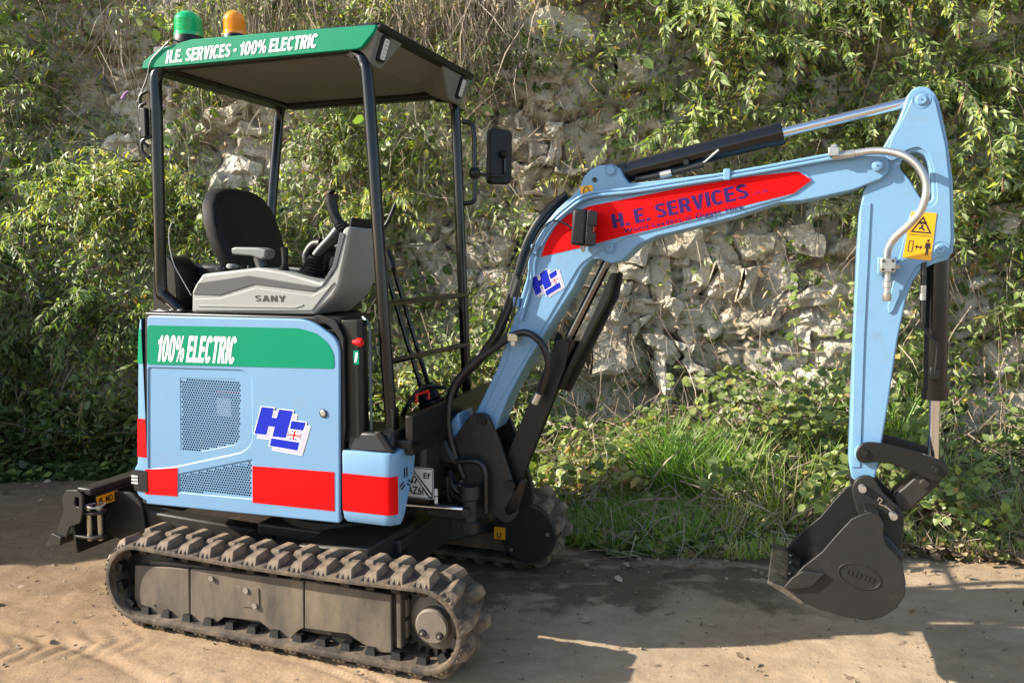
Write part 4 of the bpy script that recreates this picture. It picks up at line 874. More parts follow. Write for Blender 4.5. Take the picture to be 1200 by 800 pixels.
# ---------------- bucket cylinder
k0, k1, k2 = [(2.299,1.511),(2.303,1.006),(2.309,0.766)]
bc = MB(); bc.cyl((k0[0]-.008, 0, k0[1]+.03), (k1[0], 0, k1[1]), .038, seg=32); bc.cyl((k1[0], 0, k1[1]+.03), (k1[0], 0, k1[1]-.005), .043, seg=32); bc = bc.build('bucket_cylinder', black, ex, 30)
MB().cyl((k1[0], 0, k1[1]), (k2[0], 0, k2[1]), .0185).build('cylinder_rod', chrome, bc)
bp = [(a, -.056, c) for a, c in [(2.242,1.447),(2.243,1.369),(2.247,1.272),(2.262,1.238),(2.289,1.203),(2.296,1.174),(2.292,1.098)]]
MB().tube(bp, .0055, 8).build('cylinder_pipe', satin, bc)
MB().cyl((bp[1][0], -.056, bp[1][2]+.03), (bp[1][0], -.056, bp[1][2]-.02), .011, seg=12).build('hose_fitting', zinc, bc)
MB().cyl((bp[0][0], -.056, bp[0][2]+.03), (bp[2][0], -.056, bp[2][2]), .009, seg=12).build('cylinder_hose', rubberhose, bc)
MB().box(bp[-1][0]-.016, bp[-1][0]+.016, -.060, -.030, bp[-1][2]-.022, bp[-1][2]+.020).build('port_block', satin, bc, 30, .004)
# linkage
lk = spl([(2.053,0.814),(2.068,0.843),(2.104,0.852),(2.167,0.845),(2.249,0.827),(2.31,0.808),(2.337,0.795),(2.344,0.769),(2.329,0.744),(2.306,0.73),(2.266,0.744),(2.197,0.774),(2.129,0.784),(2.079,0.777),(2.057,0.787)], 3)
l1 = plate('tipping_link', lk, -.098, -.078, satin, ex, bev=.005, bres=2); plate('link_far', lk, .078, .098, steelk, l1, bev=.005)
LP = [(2.079,0.813),(2.304,0.774)]
for (x, z) in LP:
    MB().lathe([(0, -.008), (.014, -.008), (.016, -.004), (.016, 0), (0, 0)], (x, -.0985, z), 'Y', 24).build('pin_cap', satin, l1)
    MB().lathe([(0, -.003), (.006, -.003), (.006, 0), (0, 0)], (x, -.1066, z), 'Y', 6).build('pin_screw', inkm, l1)
    MB().cyl((x, -.09, z), (x, .09, z), .014).build('link_pin', zinc, l1)
pl = plate('push_link', rounded([(2.337,0.759),(2.328,0.716),(2.237,0.61),(2.21,0.601),(2.184,0.629),(2.183,0.66),(2.222,0.7),(2.283,0.776),(2.315,0.785)], .014), -.055, .055, steelk, ex, bev=.008, bres=3)
MB().lathe([(0, -.022), (.013, -.022), (.016, -.018), (.016, 0), (0, 0)], ([(2.275,0.714),(-1.93,2.761)][0][0], -.056, [(2.275,0.714),(-1.93,2.761)][0][1]), 'Y', 20).build('stub_pin', steelk, pl)

# ---------------- bucket
soil = mat('soiled_bucket_steel', (.0125, .0120, .0115), .48, spec=.4, var=.25, vscale=7, bump=.001, bscale=45, dirt=(.075, .062, .046), dirt_amt=.25, dscale=6)
worn = mat('scuffed_edge_steel', (.075, .068, .058), .45, metal=.4, var=.4, vscale=30, bump=.0015, bscale=60, dirt=(.15, .12, .085), dirt_amt=.5, dscale=15)
BW = .205
nearp = [(2.072,0.626),(2.098,0.637),(2.125,0.628),(2.14,0.6),(2.141,0.559),(2.15,0.527),(2.183,0.496),(2.206,0.457),(2.216,0.405),(2.215,0.357),(2.191,0.311),(2.15,0.275),(2.097,0.255),(2.032,0.257),(1.948,0.272),(1.862,0.3),(1.827,0.32),(1.827,0.336),(1.89,0.419),(1.949,0.479),(1.999,0.552),(2.04,0.607)]
bk = plate('bucket', rounded(nearp, .004), -BW-.008, -BW+.004, soil, ex, bev=.003); bk['label'] = 'black digging bucket at the end of the arm'
plate('bucket_side', rounded(nearp, .004), BW-.004, BW+.008, soil, bk, bev=.003)
i0, i1 = 2, 17
shell = nearp[3:18]
inn = []
for i, q in enumerate(shell):
    a = Vector(shell[max(i-1, 0)]); c = Vector(shell[min(i+1, len(shell)-1)]); t = (c-a).normalized(); n_ = Vector((t.y, -t.x)); inn.append((q[0]+n_.x*.010, q[1]+n_.y*.010))
sh = MB(); rs = []
for y_ in (-BW+.004, BW-.004): rs.append([(a, y_, c) for a, c in shell]+[(a, y_, c) for a, c in reversed(inn)])
sh.loft(rs); sh.build('bucket_shell', soil, bk, 40)
# top plate closing towards the ears
tp = [nearp[3], nearp[2], nearp[1]]
MB().side([nearp[4], nearp[2], (nearp[1][0]-.02, nearp[1][1]+.002), (nearp[4][0]-.02, nearp[4][1])], -BW, BW).build('bucket_top_plate', soil, bk, 30, .004)
# cutting edge
tip = nearp[17]
ce = MB(); ce.side([(tip[0]+.07, tip[1]-.042), (tip[0]+.065, tip[1]-.056), (tip[0]-.055, tip[1]+.008), (tip[0]-.052, tip[1]+.016), (tip[0]+.0, tip[1]+.003)], -BW-.012, BW+.012); ce.build('cutting_edge', worn, bk, 30, .002)
for y_ in (-.14, -.06, .06, .14):
    MB().lathe([(0, 0), (.009, 0), (.007, .006), (0, .006)], (tip[0]+.02, y_, tip[1]-.006), 'Z', 12).build('edge_bolt', soil, bk)
for s in (-1, 1):
    plate('side_cutter', rounded([(1.83,0.345),(1.854,0.379),(1.887,0.408),(1.96,0.408),(1.925,0.361),(1.903,0.349),(1.839,0.336)], .004), s*(BW+.016)-.007, s*(BW+.016)+.007, soil, bk, bev=.003)
ov = [(2.072,0.409),(2.131,0.405),(2.006,0.422)]
el = []
for k in range(28):
    a = 6.2832*k/28; u, v = .068*math.cos(a), .041*math.sin(a); c, s = math.cos(R(-14)), math.sin(R(-14)); el.append((ov[0][0]+u*c-v*s, ov[0][1]+u*s+v*c))
MB().tube([(a, -.2135, c) for a, c in el+el[:1]], .0028, 6, 1).build('maker_badge_rim', soil, bk)
# embossed illegible maker's marks
for k in range(7):
    c, s = math.cos(R(-14)), math.sin(R(-14)); u = -.042+.014*k
    MB().box(-.004, .004, -.0015, .0015, -.009, .009, M=Matrix.Translation((ov[0][0]+u*c, -.2142, ov[0][1]+u*s+.002)) @ Matrix.Rotation(R(14+(-12 if k % 2 else 9)), 4, 'Y')).build('embossed_mark', soil, bk, 0)
# ears and hitch
ear = spl([(2.043,0.675),(2.053,0.713),(2.08,0.731),(2.113,0.725),(2.143,0.679),(2.182,0.643),(2.205,0.621),(2.215,0.576),(2.21,0.49),(2.185,0.45),(2.151,0.483),(2.114,0.565),(2.069,0.591),(2.056,0.627)], 3)
e1 = plate('bucket_ear', ear, -.100, -.078, soil, bk, bev=.005); plate('bucket_ear', ear, .078, .100, soil, bk, bev=.005)
EP = [(2.076,0.69),(2.178,0.603)]
for (x, z), nm in zip(EP, ('a', 'b')):
    MB().lathe([(0, -.030), (.012, -.030), (.014, -.026), (.014, 0), (0, 0)], (x, -.100, z), 'Y', 20).build('hitch_pin', zinc, bk)
    MB().cyl((x, -.10, z), (x, .10, z), .018).build('pin_sleeve', soil, bk)
MB().side([(2.069,0.577),(2.121,0.564),(2.173,0.519),(2.22,0.461),(2.201,0.395),(2.148,0.452),(2.087,0.535)], -.12, .12).build('bucket_neck', soil, bk, 30, .01)
# R clip with small ring
rc = [(2.125,0.656),(2.13,0.666),(2.138,0.658),(2.131,0.645),(2.144,0.64),(2.158,0.632),(2.15,0.641),(2.167,0.624)]
MB().tube([(a, -.128, c) for a, c in rc], .0028, 6).build('lynch_clip', chrome, bk)

for (x, z), r_, par_ in ((PB[0], .024, boom), (PB[1], .025, boom), (SP[0], .028, stick), (SP[1], .026, stick)):
    yy_ = -.0708 if par_ is boom else -.0616
    MB().tube([(x+r_*math.cos(6.2832*k/24), yy_, z+r_*math.sin(6.2832*k/24)) for k in range(25)], .0012, 5, 1).build('pin_seam', bluesteel, par_, 60)

# ================================================================ SURROUNDINGS
def hsh(ix, iy, s=0):
    h = (ix.astype(np.int64)*374761393+iy.astype(np.int64)*668265263+s*1442695041) & 0xffffffff
    h = ((h ^ (h >> 13))*1274126177) & 0xffffffff; h = ((h ^ (h >> 16))*2246822519) & 0xffffffff
    return ((h ^ (h >> 15)) & 0xffffff)/16777215.0
def vnoise(x, y, s=0):
    ix = np.floor(x).astype(int); iy = np.floor(y).astype(int); fx = x-ix; fy = y-iy
    fx = fx*fx*(3-2*fx); fy = fy*fy*(3-2*fy)
    return (hsh(ix, iy, s)*(1-fx)+hsh(ix+1, iy, s)*fx)*(1-fy)+(hsh(ix, iy+1, s)*(1-fx)+hsh(ix+1, iy+1, s)*fx)*fy
def fbm(x, y, o=5, s=0, g=.5):
    r = 0; a = 1; t = 0
    for k in range(o): r = r+a*vnoise(x*2**k+17*k, y*2**k-9*k, s+k); t += a; a *= g
    return r/t
def voro(x, y, s=0):     # F1, F2-F1, cell id hash, tilt plane
    ix = np.floor(x).astype(int); iy = np.floor(y).astype(int)
    f1 = np.full(x.shape, 9.); f2 = np.full(x.shape, 9.); hid = np.zeros(x.shape); tx = np.zeros(x.shape); ty = np.zeros(x.shape); dx0 = np.zeros(x.shape); dy0 = np.zeros(x.shape)
    for a in (-1, 0, 1):
        for b in (-1, 0, 1):
            cx = ix+a; cy = iy+b; px = cx+.1+.8*hsh(cx, cy, s); py = cy+.1+.8*hsh(cx, cy, s+5)
            d = np.maximum(abs(px-x), abs(py-y))*.6+np.hypot(px-x, py-y)*.4
            nw = d < f1; f2 = np.where(nw, f1, np.minimum(f2, d)); f1 = np.where(nw, d, f1)
            hid = np.where(nw, hsh(cx, cy, s+9), hid); tx = np.where(nw, hsh(cx, cy, s+11)-.5, tx); ty = np.where(nw, hsh(cx, cy, s+13)-.5, ty)
            dx0 = np.where(nw, x-px, dx0); dy0 = np.where(nw, y-py, dy0)
    return f1, f2-f1, hid, tx*dx0+ty*dy0
def gmesh(name, X, Y, Z, m, smooth=0):
    nv, nu = X.shape; v = np.stack([X, Y, Z], -1).reshape(-1, 3)
    idx = np.arange(nv*nu).reshape(nv, nu); q = np.stack([idx[:-1, :-1], idx[:-1, 1:], idx[1:, 1:], idx[1:, :-1]], -1).reshape(-1, 4)
    return npmesh(name, v, q, m, smooth)
def npmesh(name, v, q, m, smooth=0, attr=None, parent=None):
    me = bpy.data.meshes.new(name); k = q.shape[1]
    me.vertices.add(len(v)); me.vertices.foreach_set('co', np.ascontiguousarray(v, dtype=np.float32).ravel())
    me.loops.add(q.size); me.loops.foreach_set('vertex_index', np.ascontiguousarray(q, dtype=np.int32).ravel())
    me.polygons.add(len(q)); me.polygons.foreach_set('loop_start', np.arange(0, q.size, k, dtype=np.int32))
    me.update(calc_edges=True)
    if attr is not None:
        a = me.attributes.new('tint', 'FLOAT', 'POINT'); a.data.foreach_set('value', attr.astype(np.float32))
    if smooth: me.shade_smooth()
    me.materials.append(m); o = bpy.data.objects.new(name, me); C.objects.link(o)
    if parent is not None: o.parent = parent
    return o
def axis(lo, a, b, hi, fine, far):      # fine steps between a and b, growing outside
    c = list(np.arange(a, b+1e-6, fine)); x = a; s = fine; L = []
    while x > lo: s *= far; x -= s; L.append(x)
    x = b; s = fine; Rr = []
    while x < hi: s *= far; x += s; Rr.append(x)
    return np.array(L[::-1]+c+Rr)

# ---------------- ground
def gmat():
    m = bpy.data.materials.new('packed_dirt'); m.use_nodes = True; n = m.node_tree.nodes; L = m.node_tree.links; b = n['Principled BSDF']
    geo = n.new('ShaderNodeNewGeometry'); P = geo.outputs['Position']
    def noise_(s, d=8, r=.6, mp=None, rot=0):
        t = n.new('ShaderNodeTexNoise'); t.inputs['Scale'].default_value = s; t.inputs['Detail'].default_value = d; t.inputs['Roughness'].default_value = r
        if mp:
            q = n.new('ShaderNodeMapping'); q.inputs['Scale'].default_value = mp; q.inputs['Rotation'].default_value = (0, 0, rot); L.new(P, q.inputs[0]); L.new(q.outputs[0], t.inputs[0])
        else: L.new(P, t.inputs[0])
        return t.outputs[0]
    def ramp(x, pts):
        r = n.new('ShaderNodeValToRGB'); L.new(x, r.inputs[0]); e = r.color_ramp.elements
        while len(e) < len(pts): e.new(.5)
        for k, (p, c) in enumerate(pts): e[k].position = p; e[k].color = (*c, 1) if len(c) == 3 else c
        return r.outputs[0]
    def mr(x, a, b_, c, d):
        r = n.new('ShaderNodeMapRange'); r.inputs[1].default_value = a; r.inputs[2].default_value = b_; r.inputs[3].default_value = c; r.inputs[4].default_value = d; L.new(x, r.inputs[0]); return r.outputs[0]
    def mix(f, a, c):
        x = n.new('ShaderNodeMix'); x.data_type = 'RGBA'; L.new(f, x.inputs[0])
        for s_, q in ((6, a), (7, c)):
            if isinstance(q, tuple): x.inputs[s_].default_value = (*q, 1)
            else: L.new(q, x.inputs[s_])
        return x.outputs[2]
    def math_(op, a, c):
        x = n.new('ShaderNodeMath'); x.operation = op
        for s_, q in ((0, a), (1, c)):
            if isinstance(q, (int, float)): x.inputs[s_].default_value = q
            else: L.new(q, x.inputs[s_])
        return x.outputs[0]
    sp = n.new('ShaderNodeSeparateXYZ'); L.new(P, sp.inputs[0])
    base = ramp(noise_(1.3, 10, .65), [(.3, (.24, .155, .082)), (.5, (.32, .22, .128)), (.72, (.39, .285, .18))])
    fine = ramp(noise_(45, 6, .7), [(.25, (.74, .74, .74)), (.5, (1, 1, 1)), (.8, (1.12, 1.1, 1.06))])
    mu = n.new('ShaderNodeMix'); mu.data_type = 'RGBA'; mu.blend_type = 'MULTIPLY'; mu.inputs[0].default_value = 1; L.new(base, mu.inputs[6]); L.new(fine, mu.inputs[7])
    pale = mr(noise_(.9, 5, .6), .35, .65, .15, .65)
    c1 = mix(math_('MULTIPLY', pale, mr(sp.outputs[0], -.8, .4, .10, 1.5)), mu.outputs[2], (.37, .285, .195))
    # damp earth along the foot of the bank : an area with its own ragged edge
    c1 = mix(mr(math_('ADD', sp.outputs[0], math_('MULTIPLY', noise_(1.4, 6, .6), 1.2)), -1.4, .4, .62, 0), c1, (.20, .128, .070))
    wob = math_('MULTIPLY', math_('SUBTRACT', noise_(2.1, 8, .65), .5), 1.5)
    yy = math_('ADD', sp.outputs[1], wob)
    wetr = math_('MULTIPLY', mr(yy, 3.36, 3.46, 0, .85), mr(math_('ADD', sp.outputs[0], wob), 1.20, 1.6, 1, .05))
    drypatch = mr(noise_(2.6, 6, .55, (1, 1.9, 1)), .53, .60, 1, .12)
    wet = math_('MULTIPLY', math_('MULTIPLY', wetr, drypatch), mr(math_('ADD', sp.outputs[0], wob), -1.5, -.6, .45, 1))
    left = mr(math_('ADD', sp.outputs[0], wob), -1.9, -1.3, 1, .3)
    c2 = mix(wet, c1, (.115, .075, .046))
    # old mud / leaf crumbs
    cr = mr(noise_(16, 3, .5), .66, .72, 0, .75)
    c3 = mix(cr, c2, (.11, .08, .055))
    vr = n.new('ShaderNodeTexVoronoi'); vr.feature = 'DISTANCE_TO_EDGE'; vr.inputs['Scale'].default_value = .8; vw = n.new('ShaderNodeVectorMath'); vw.operation = 'ADD'
    nz = n.new('ShaderNodeTexNoise'); nz.inputs['Scale'].default_value = 3; L.new(P, nz.inputs[0]); vs = n.new('ShaderNodeVectorMath'); vs.operation = 'SCALE'; vs.inputs['Scale'].default_value = .5; L.new(nz.outputs[1], vs.inputs[0]); L.new(P, vw.inputs[0]); L.new(vs.outputs[0], vw.inputs[1]); L.new(vw.outputs[0], vr.inputs['Vector'])
    crk = math_('MULTIPLY', mr(vr.outputs[0], .004, .012, 1, 0), mr(sp.outputs[0], .5, 1.2, 0, .10))
    c3 = mix(crk, c3, (.12, .09, .065))
    sand = mr(noise_(6, 7, .65, (.8, 1.5, 1), .55), .38, .64, .86, 1.10)
    sx = n.new('ShaderNodeVectorMath'); sx.operation = 'SCALE'; L.new(c3, sx.inputs[0]); L.new(sand, sx.inputs['Scale']); c3 = sx.outputs[0]
    L.new(c3, b.inputs['Base Color'])
    rr = mr(wet, 0, 1, .93, .62); L.new(rr, b.inputs['Roughness']); b.inputs['Specular IOR Level'].default_value = .3
    h1 = noise_(9, 10, .7); h2 = noise_(70, 5, .7); st = noise_(9, 6, .6, (.7, 1.8, 1), .55)
    hh = math_('ADD', math_('ADD', math_('MULTIPLY', h1, .5), math_('MULTIPLY', h2, .12)), math_('MULTIPLY', math_('MULTIPLY', st, .5), mr(sp.outputs[0], -.6, .6, 1, .15)))
    bp = n.new('ShaderNodeBump'); bp.inputs['Distance'].default_value = .02; bp.inputs['Strength'].default_value = .8; L.new(hh, bp.inputs['Height']); L.new(bp.outputs[0], b.inputs['Normal'])
    return m
gx = axis(-70, -3.2, 3.2, 70, .017, 1.25); gy = axis(-70, 2.45, 4.6, 90, .015, 1.25)
X, Y = np.meshgrid(gx, gy)
Z = (fbm(X*1.1, Y*1.1, 4, 3)-.5)*.035+(fbm(X*7, Y*7, 4, 8)-.5)*.014
flat = np.clip(1-np.hypot((X+.6)/1.4, (Y-3.6)/1.3)**4, 0, 1); Z = Z*(1-flat*.8)-.004
# chevron prints pressed by the tracks
for (ox_, oy_, a_) in ((-.75, 2.62, -.1), (-2.0, 3.0, .2)):
    u = (X-ox_)*math.cos(a_)+(Y-oy_)*math.sin(a_); v = -(X-ox_)*math.sin(a_)+(Y-oy_)*math.cos(a_)
    Z -= .010*np.clip(np.sin(u*70+abs(v)*50), 0, 1)*np.exp(-(v/.13)**4)*np.exp(-(u/.55)**4)
for (ax_, ay_, ar_, wd_) in ((-1.35, 1.75, 1.30, .014), (-1.33, 1.72, 1.36, .012), (-2.6, 1.2, 2.05, .02),):
    dd = np.hypot(X-ax_, Y-ay_)-ar_; Z += (-.014*np.exp(-(dd/wd_)**2)+.007*np.exp(-((dd-2.2*wd_)/wd_)**2))*np.clip((X-ax_)*1.5, 0, 1)*np.clip(1-np.abs(X-ax_-.9), 0, 1)*(.6+.8*fbm(X*9, Y*9, 2, 303))
Z += .0022*np.sin((X*.55+Y)*62+6*fbm(X*2, Y*2, 3, 305))*np.clip(-.2-X, 0, 1)*np.clip(3.9-Y, 0, 1)*fbm(X*1.5, Y*1.5, 2, 307)
far = np.clip((np.hypot(X, Y-3)-8)/5, 0, 1); Z = Z*(1-far)
ground = gmesh('ground', X, Y, Z, gmat(), 1); ground['kind'] = 'structure'; ground['label'] = 'packed sandy dirt yard with damp brown patches'

# ---------------- quarry face
def cliffY(x, z):
    x = np.asarray(x, float); z = np.asarray(z, float)
    base = np.interp(x, [-9, -3.2, -2.2, 0, 1.0, 2.2, 9], [6.7, 6.15, 6.0, 5.35, 5.15, 5.0, 5.0])
    y = base+.10*z+(fbm(x*.45+3, z*.55, 3, 21)-.5)*.75+.12*np.sin(z*1.7+x)
    return y
def rock_h(x, z):
    wx = x+.10*(fbm(x*3, z*3, 3, 31)-.5)*2; wz = z+.10*(fbm(x*3+9, z*3, 3, 37)-.5)*2
    f, e, h, t = voro(wx*2.1, wz*2.9, 41)
    f2, e2, h2, t2 = voro(wx*6.5, wz*8.5, 43)
    f3, e3, h3, t3 = voro(wx*17, wz*20, 47)
    return .17*(h-.5)+.34*t*.5-.13*np.exp(-e*11)+.075*(h2-.5)+.10*t2*.6-.045*np.exp(-e2*9)+.022*(h3-.5)+.03*t3-.012*np.exp(-e3*9)+.03*(fbm(x*14, z*14, 3, 51)-.5)
def surfY(x, z): return cliffY(x, z)-rock_h(np.asarray(x, float), np.asarray(z, float))
def rockmat(nm='chalk_rock', tone=1.0, stone=False):
    m = bpy.data.materials.new(nm); m.use_nodes = True; n = m.node_tree.nodes; L = m.node_tree.links; b = n['Principled BSDF']
    geo = n.new('ShaderNodeNewGeometry'); P = geo.outputs['Position']
    def noise(s, d=8, r=.6, st=None):
        t = n.new('ShaderNodeTexNoise'); t.inputs['Scale'].default_value = s; t.inputs['Detail'].default_value = d; t.inputs['Roughness'].default_value = r
        if st: q = n.new('ShaderNodeMapping'); q.inputs['Scale'].default_value = st; L.new(P, q.inputs[0]); L.new(q.outputs[0], t.inputs[0])
        else: L.new(P, t.inputs[0])
        return t.outputs[0]
    def ramp(x, pts):
        r = n.new('ShaderNodeValToRGB'); L.new(x, r.inputs[0]); e = r.color_ramp.elements
        while len(e) < len(pts): e.new(.5)
        for k, (p, c) in enumerate(pts): e[k].position = p; e[k].color = (*c, 1)
        return r.outputs[0]
    c0 = ramp(noise(2.4, 10, .7), [(.25, (.38*tone, .31*tone, .21*tone)), (.38, (.56*tone, .49*tone, .37*tone)), (.52, (.68*tone, .62*tone, .50*tone)), (.72, (.78*tone, .73*tone, .62*tone))])
    def over(fac_scale, lo, hi, col, prev, amt=1, st=None):
        f = noise(fac_scale, 8, .65, st); r = n.new('ShaderNodeMapRange'); r.inputs[1].default_value = lo; r.inputs[2].default_value = hi; r.inputs[4].default_value = amt; L.new(f, r.inputs[0])
        x = n.new('ShaderNodeMix'); x.data_type = 'RGBA'; L.new(r.outputs[0], x.inputs[0]); L.new(prev, x.inputs[6]); x.inputs[7].default_value = (*col, 1); return x.outputs[2]
    c = over(1.7, .58, .70, (.42, .27, .09), c0, .6)
    c = over(4.5, .60, .70, (.17, .14, .10), c, .6)
    c = over(3.1, .58, .70, (.13, .15, .05), c, .65, (1, 1, .5))
    c = over(30, .60, .75, (.12, .10, .08), c, .6)
    L.new(c, b.inputs['Base Color']); b.inputs['Roughness'].default_value = .95; b.inputs['Specular IOR Level'].default_value = .2
    hb = noise(26, 12, .78); bp = n.new('ShaderNodeBump'); bp.inputs['Distance'].default_value = .05; L.new(hb, bp.inputs['Height']); L.new(bp.outputs[0], b.inputs['Normal'])
    return m
rockM = rockmat(tone=1.22); stoneM = rockmat('chalk_stone', 1.25)
cx = axis(-16, -4.6, 4.4, 16, .021, 1.3); cz_ = axis(-.5, -.1, 3.7, 7.5, .021, 1.25)
Xc, Zc = np.meshgrid(cx, cz_); Yc = surfY(Xc, Zc)
cliff = gmesh('rock_face', Xc, Yc, Zc, rockM, 0); cliff['kind'] = 'structure'; cliff['label'] = 'weathered chalk quarry face with crevices and ochre stains'
# how bare the rock is at (x,z) on the face
BARE = [(.25, 2.15, .55, .55, 1.15), (.75, 2.35, .30, .22, .9), (-.15, 2.55, .3, .3, .6), (.9, 1.95, .5, .3, .75), (1.35, 1.25, .85, .62, 1.25), (.75, 1.0, .40, .75, 1.15), (1.95, 1.5, .42, .36, .8), (-.6, 1.5, .50, .38, .85), (-.1, 1.6, .3, .4, .65),
        (-1.95, 2.45, .42, .30, 1.0), (-2.95, 2.75, .42, .62, 1.0), (.10, 3.05, .40, .30, 1.1), (-.6, 2.95, .3, .2, .5), (1.0, 2.75, .20, .22, .6), (1.75, 2.9, .16, .25, .7), (2.2, 2.6, .25, .25, .5), (2.75, 2.75, .22, .25, .6), (2.95, 1.0, .42, .50, .8), (3.1, 1.7, .3, .25, .6), (-1.3, 1.9, .3, .25, .5), (-3.3, 1.6, .3, .22, .6)]
def bare(x, z):
    r = 0
    for a, b_, sa, sb, w_ in BARE: r = np.maximum(r, w_*np.exp(-((x-a)/sa)**2-((z-b_)/sb)**2))
    return r
# bedded chalk blocks, each a stone with its own worn face
def warp(x, z): return x+.20*(fbm(x*2.2+4, z*2.2, 3, 201)-.5)*2+.05*(fbm(x*9, z*9, 2, 203)-.5), z+.20*(fbm(x*2.0, z*2.3+7, 3, 207)-.5)*2+.05*(fbm(x*9, z*9, 2, 209)-.5)
rg = random.Random(5)
def stone(x0, x1, z0, z1, pro):
    n = 9; u = np.linspace(0, 1, n); U, V = np.meshgrid(u, u); g = .001+.004*rg.random()
    j = [rg.uniform(-.03, .03) for _ in range(8)]
    XX = (x0+g+j[0]*(1-V)+j[1]*V)*(1-U)+(x1-g+j[2]*(1-V)+j[3]*V)*U; ZZ = (z0+g+j[4]*(1-U)+j[5]*U)*(1-V)+(z1-g+j[6]*(1-U)+j[7]*U)*V
    XX, ZZ = warp(XX, ZZ); cx_, cz2 = XX.mean(), ZZ.mean()
    ed = np.minimum(np.minimum(U, 1-U), np.minimum(V, 1-V)); rd = np.clip(ed*4, 0, 1)**.6
    a, b_ = rg.uniform(-.20, .20), rg.uniform(-.18, .18)
    f, e, h, t = voro(XX*8, ZZ*9, 221)
    fr = cliffY(XX, ZZ)-pro-a*(XX-cx_)-b_*(ZZ-cz2)+.022*(1-rd)-.065*(h-.5)-.06*t-.075*(fbm(XX*9, ZZ*9, 4, 231)-.5)-.035*(fbm(XX*30, ZZ*30, 3, 233)-.5)
    front = np.stack([XX, fr, ZZ], -1).reshape(-1, 3)
    idx = np.arange(n*n).reshape(n, n); quads = [tuple(int(q) for q in (idx[i, k], idx[i, k+1], idx[i+1, k+1], idx[i+1, k])) for i in range(n-1) for k in range(n-1)]
    ring = list(idx[0, :])+list(idx[1:, -1])+list(idx[-1, -2::-1])+list(idx[-2:0, 0]); ring = [int(q) for q in ring]
    v = [tuple(q) for q in front]; k0 = len(v)
    for q in ring: x_, y_, z_ = v[q]; v.append((cx_+(x_-cx_)*.92, float(cliffY(cx_, cz2))+.16, cz2+(z_-cz2)*.92))
    m_ = len(ring)
    for q in range(m_): w_ = (q+1) % m_; quads.append((ring[q], k0+q, k0+w_, ring[w_]))
    c0 = Vector((cx_, float(fr.mean()), cz2)); v = [tuple(Vector(q)-c0) for q in v]
    me = bpy.data.meshes.new('stone'); me.from_pydata(v, [], quads); me.materials.append(stoneM)
    o = bpy.data.objects.new('stone', me); C.objects.link(o); o.parent = cliff; o.location = c0
def courses(x0, x1, z0, z1, h, wd, p, pro=.06):
    z = z0
    while z < z1:
        hh = rg.uniform(*h); x = x0+rg.uniform(-.1, .1)
        while x < x1:
            ww = rg.uniform(*wd)*(.7+hh*1.6)
            if rg.random() < p(x+ww/2, z+hh/2): 
                if rg.random() < .25: zm = z+hh*rg.uniform(.4, .6); stone(x, x+ww, z, zm, pro+rg.uniform(-.05, .07)); stone(x, x+ww, zm, z+hh, pro+rg.uniform(-.05, .07))
                else: stone(x, x+ww, z, z+hh, pro+rg.uniform(-.06, .09))
            x += ww
        z += hh
courses(.35, 2.45, .35, 1.95, (.11, .25), (.12, .30), lambda x, z: .15+.70*float(bare(x, z)))
courses(-1.35, .95, .9, 2.75, (.07, .16), (.09, .20), lambda x, z: .55*float(bare(x, z))**1.5, .02)
courses(-3.5, -1.4, 2.0, 3.3, (.14, .28), (.16, .36), lambda x, z: 1.0*float(bare(x, z))**1.5, .03)
courses(2.5, 3.5, .5, 1.9, (.12, .22), (.16, .34), lambda x, z: .25+.6*float(bare(x, z)), .05)
courses(-.3, 1.4, 2.6, 3.4, (.12, .22), (.16, .34), lambda x, z: .9*float(bare(x, z))**1.5, .05)

# ---------------- the bank at its foot
def frontY(x): return np.interp(x, [-9, -3.4, -2.6, -1.2, -.4, .25, .5, .9, 1.35, 1.9, 2.5, 3.5, 9], [5.6, 5.42, 5.5, 5.35, 4.9, 4.3, 4.05, 4.02, 4.12, 4.10, 3.98, 3.80, 3.7])
def bankZ(x, y):
    f = frontY(x)+(fbm(x*2.5, y*0, 4, 61)-.5)*.35; t = np.clip((y-f)/np.maximum(.4, cliffY(x, 0)+.35-f), 0, 1)
    h = .42+.25*(fbm(x*.9, y*0+2, 3, 67)-.5)*2
    return np.maximum(t*(2-t)*h, 0)+(fbm(x*5, y*5, 4, 71)-.5)*.10*np.clip(t*5, 0, 1)-.03*(t <= 0)
bx = np.arange(-8, 8, .045); by = np.arange(3.5, 7.2, .045); Xb, Yb = np.meshgrid(bx, by)
Zb = bankZ(Xb, Yb)
earth = mat('bank_earth', (.075, .055, .035), .95, spec=.2, var=.35, vscale=7, bump=.012, bscale=30)
bank = gmesh('earth_bank', Xb, Yb, Zb, earth, 1); bank['kind'] = 'structure'; bank['label'] = 'dark earth bank at the foot of the rock face'

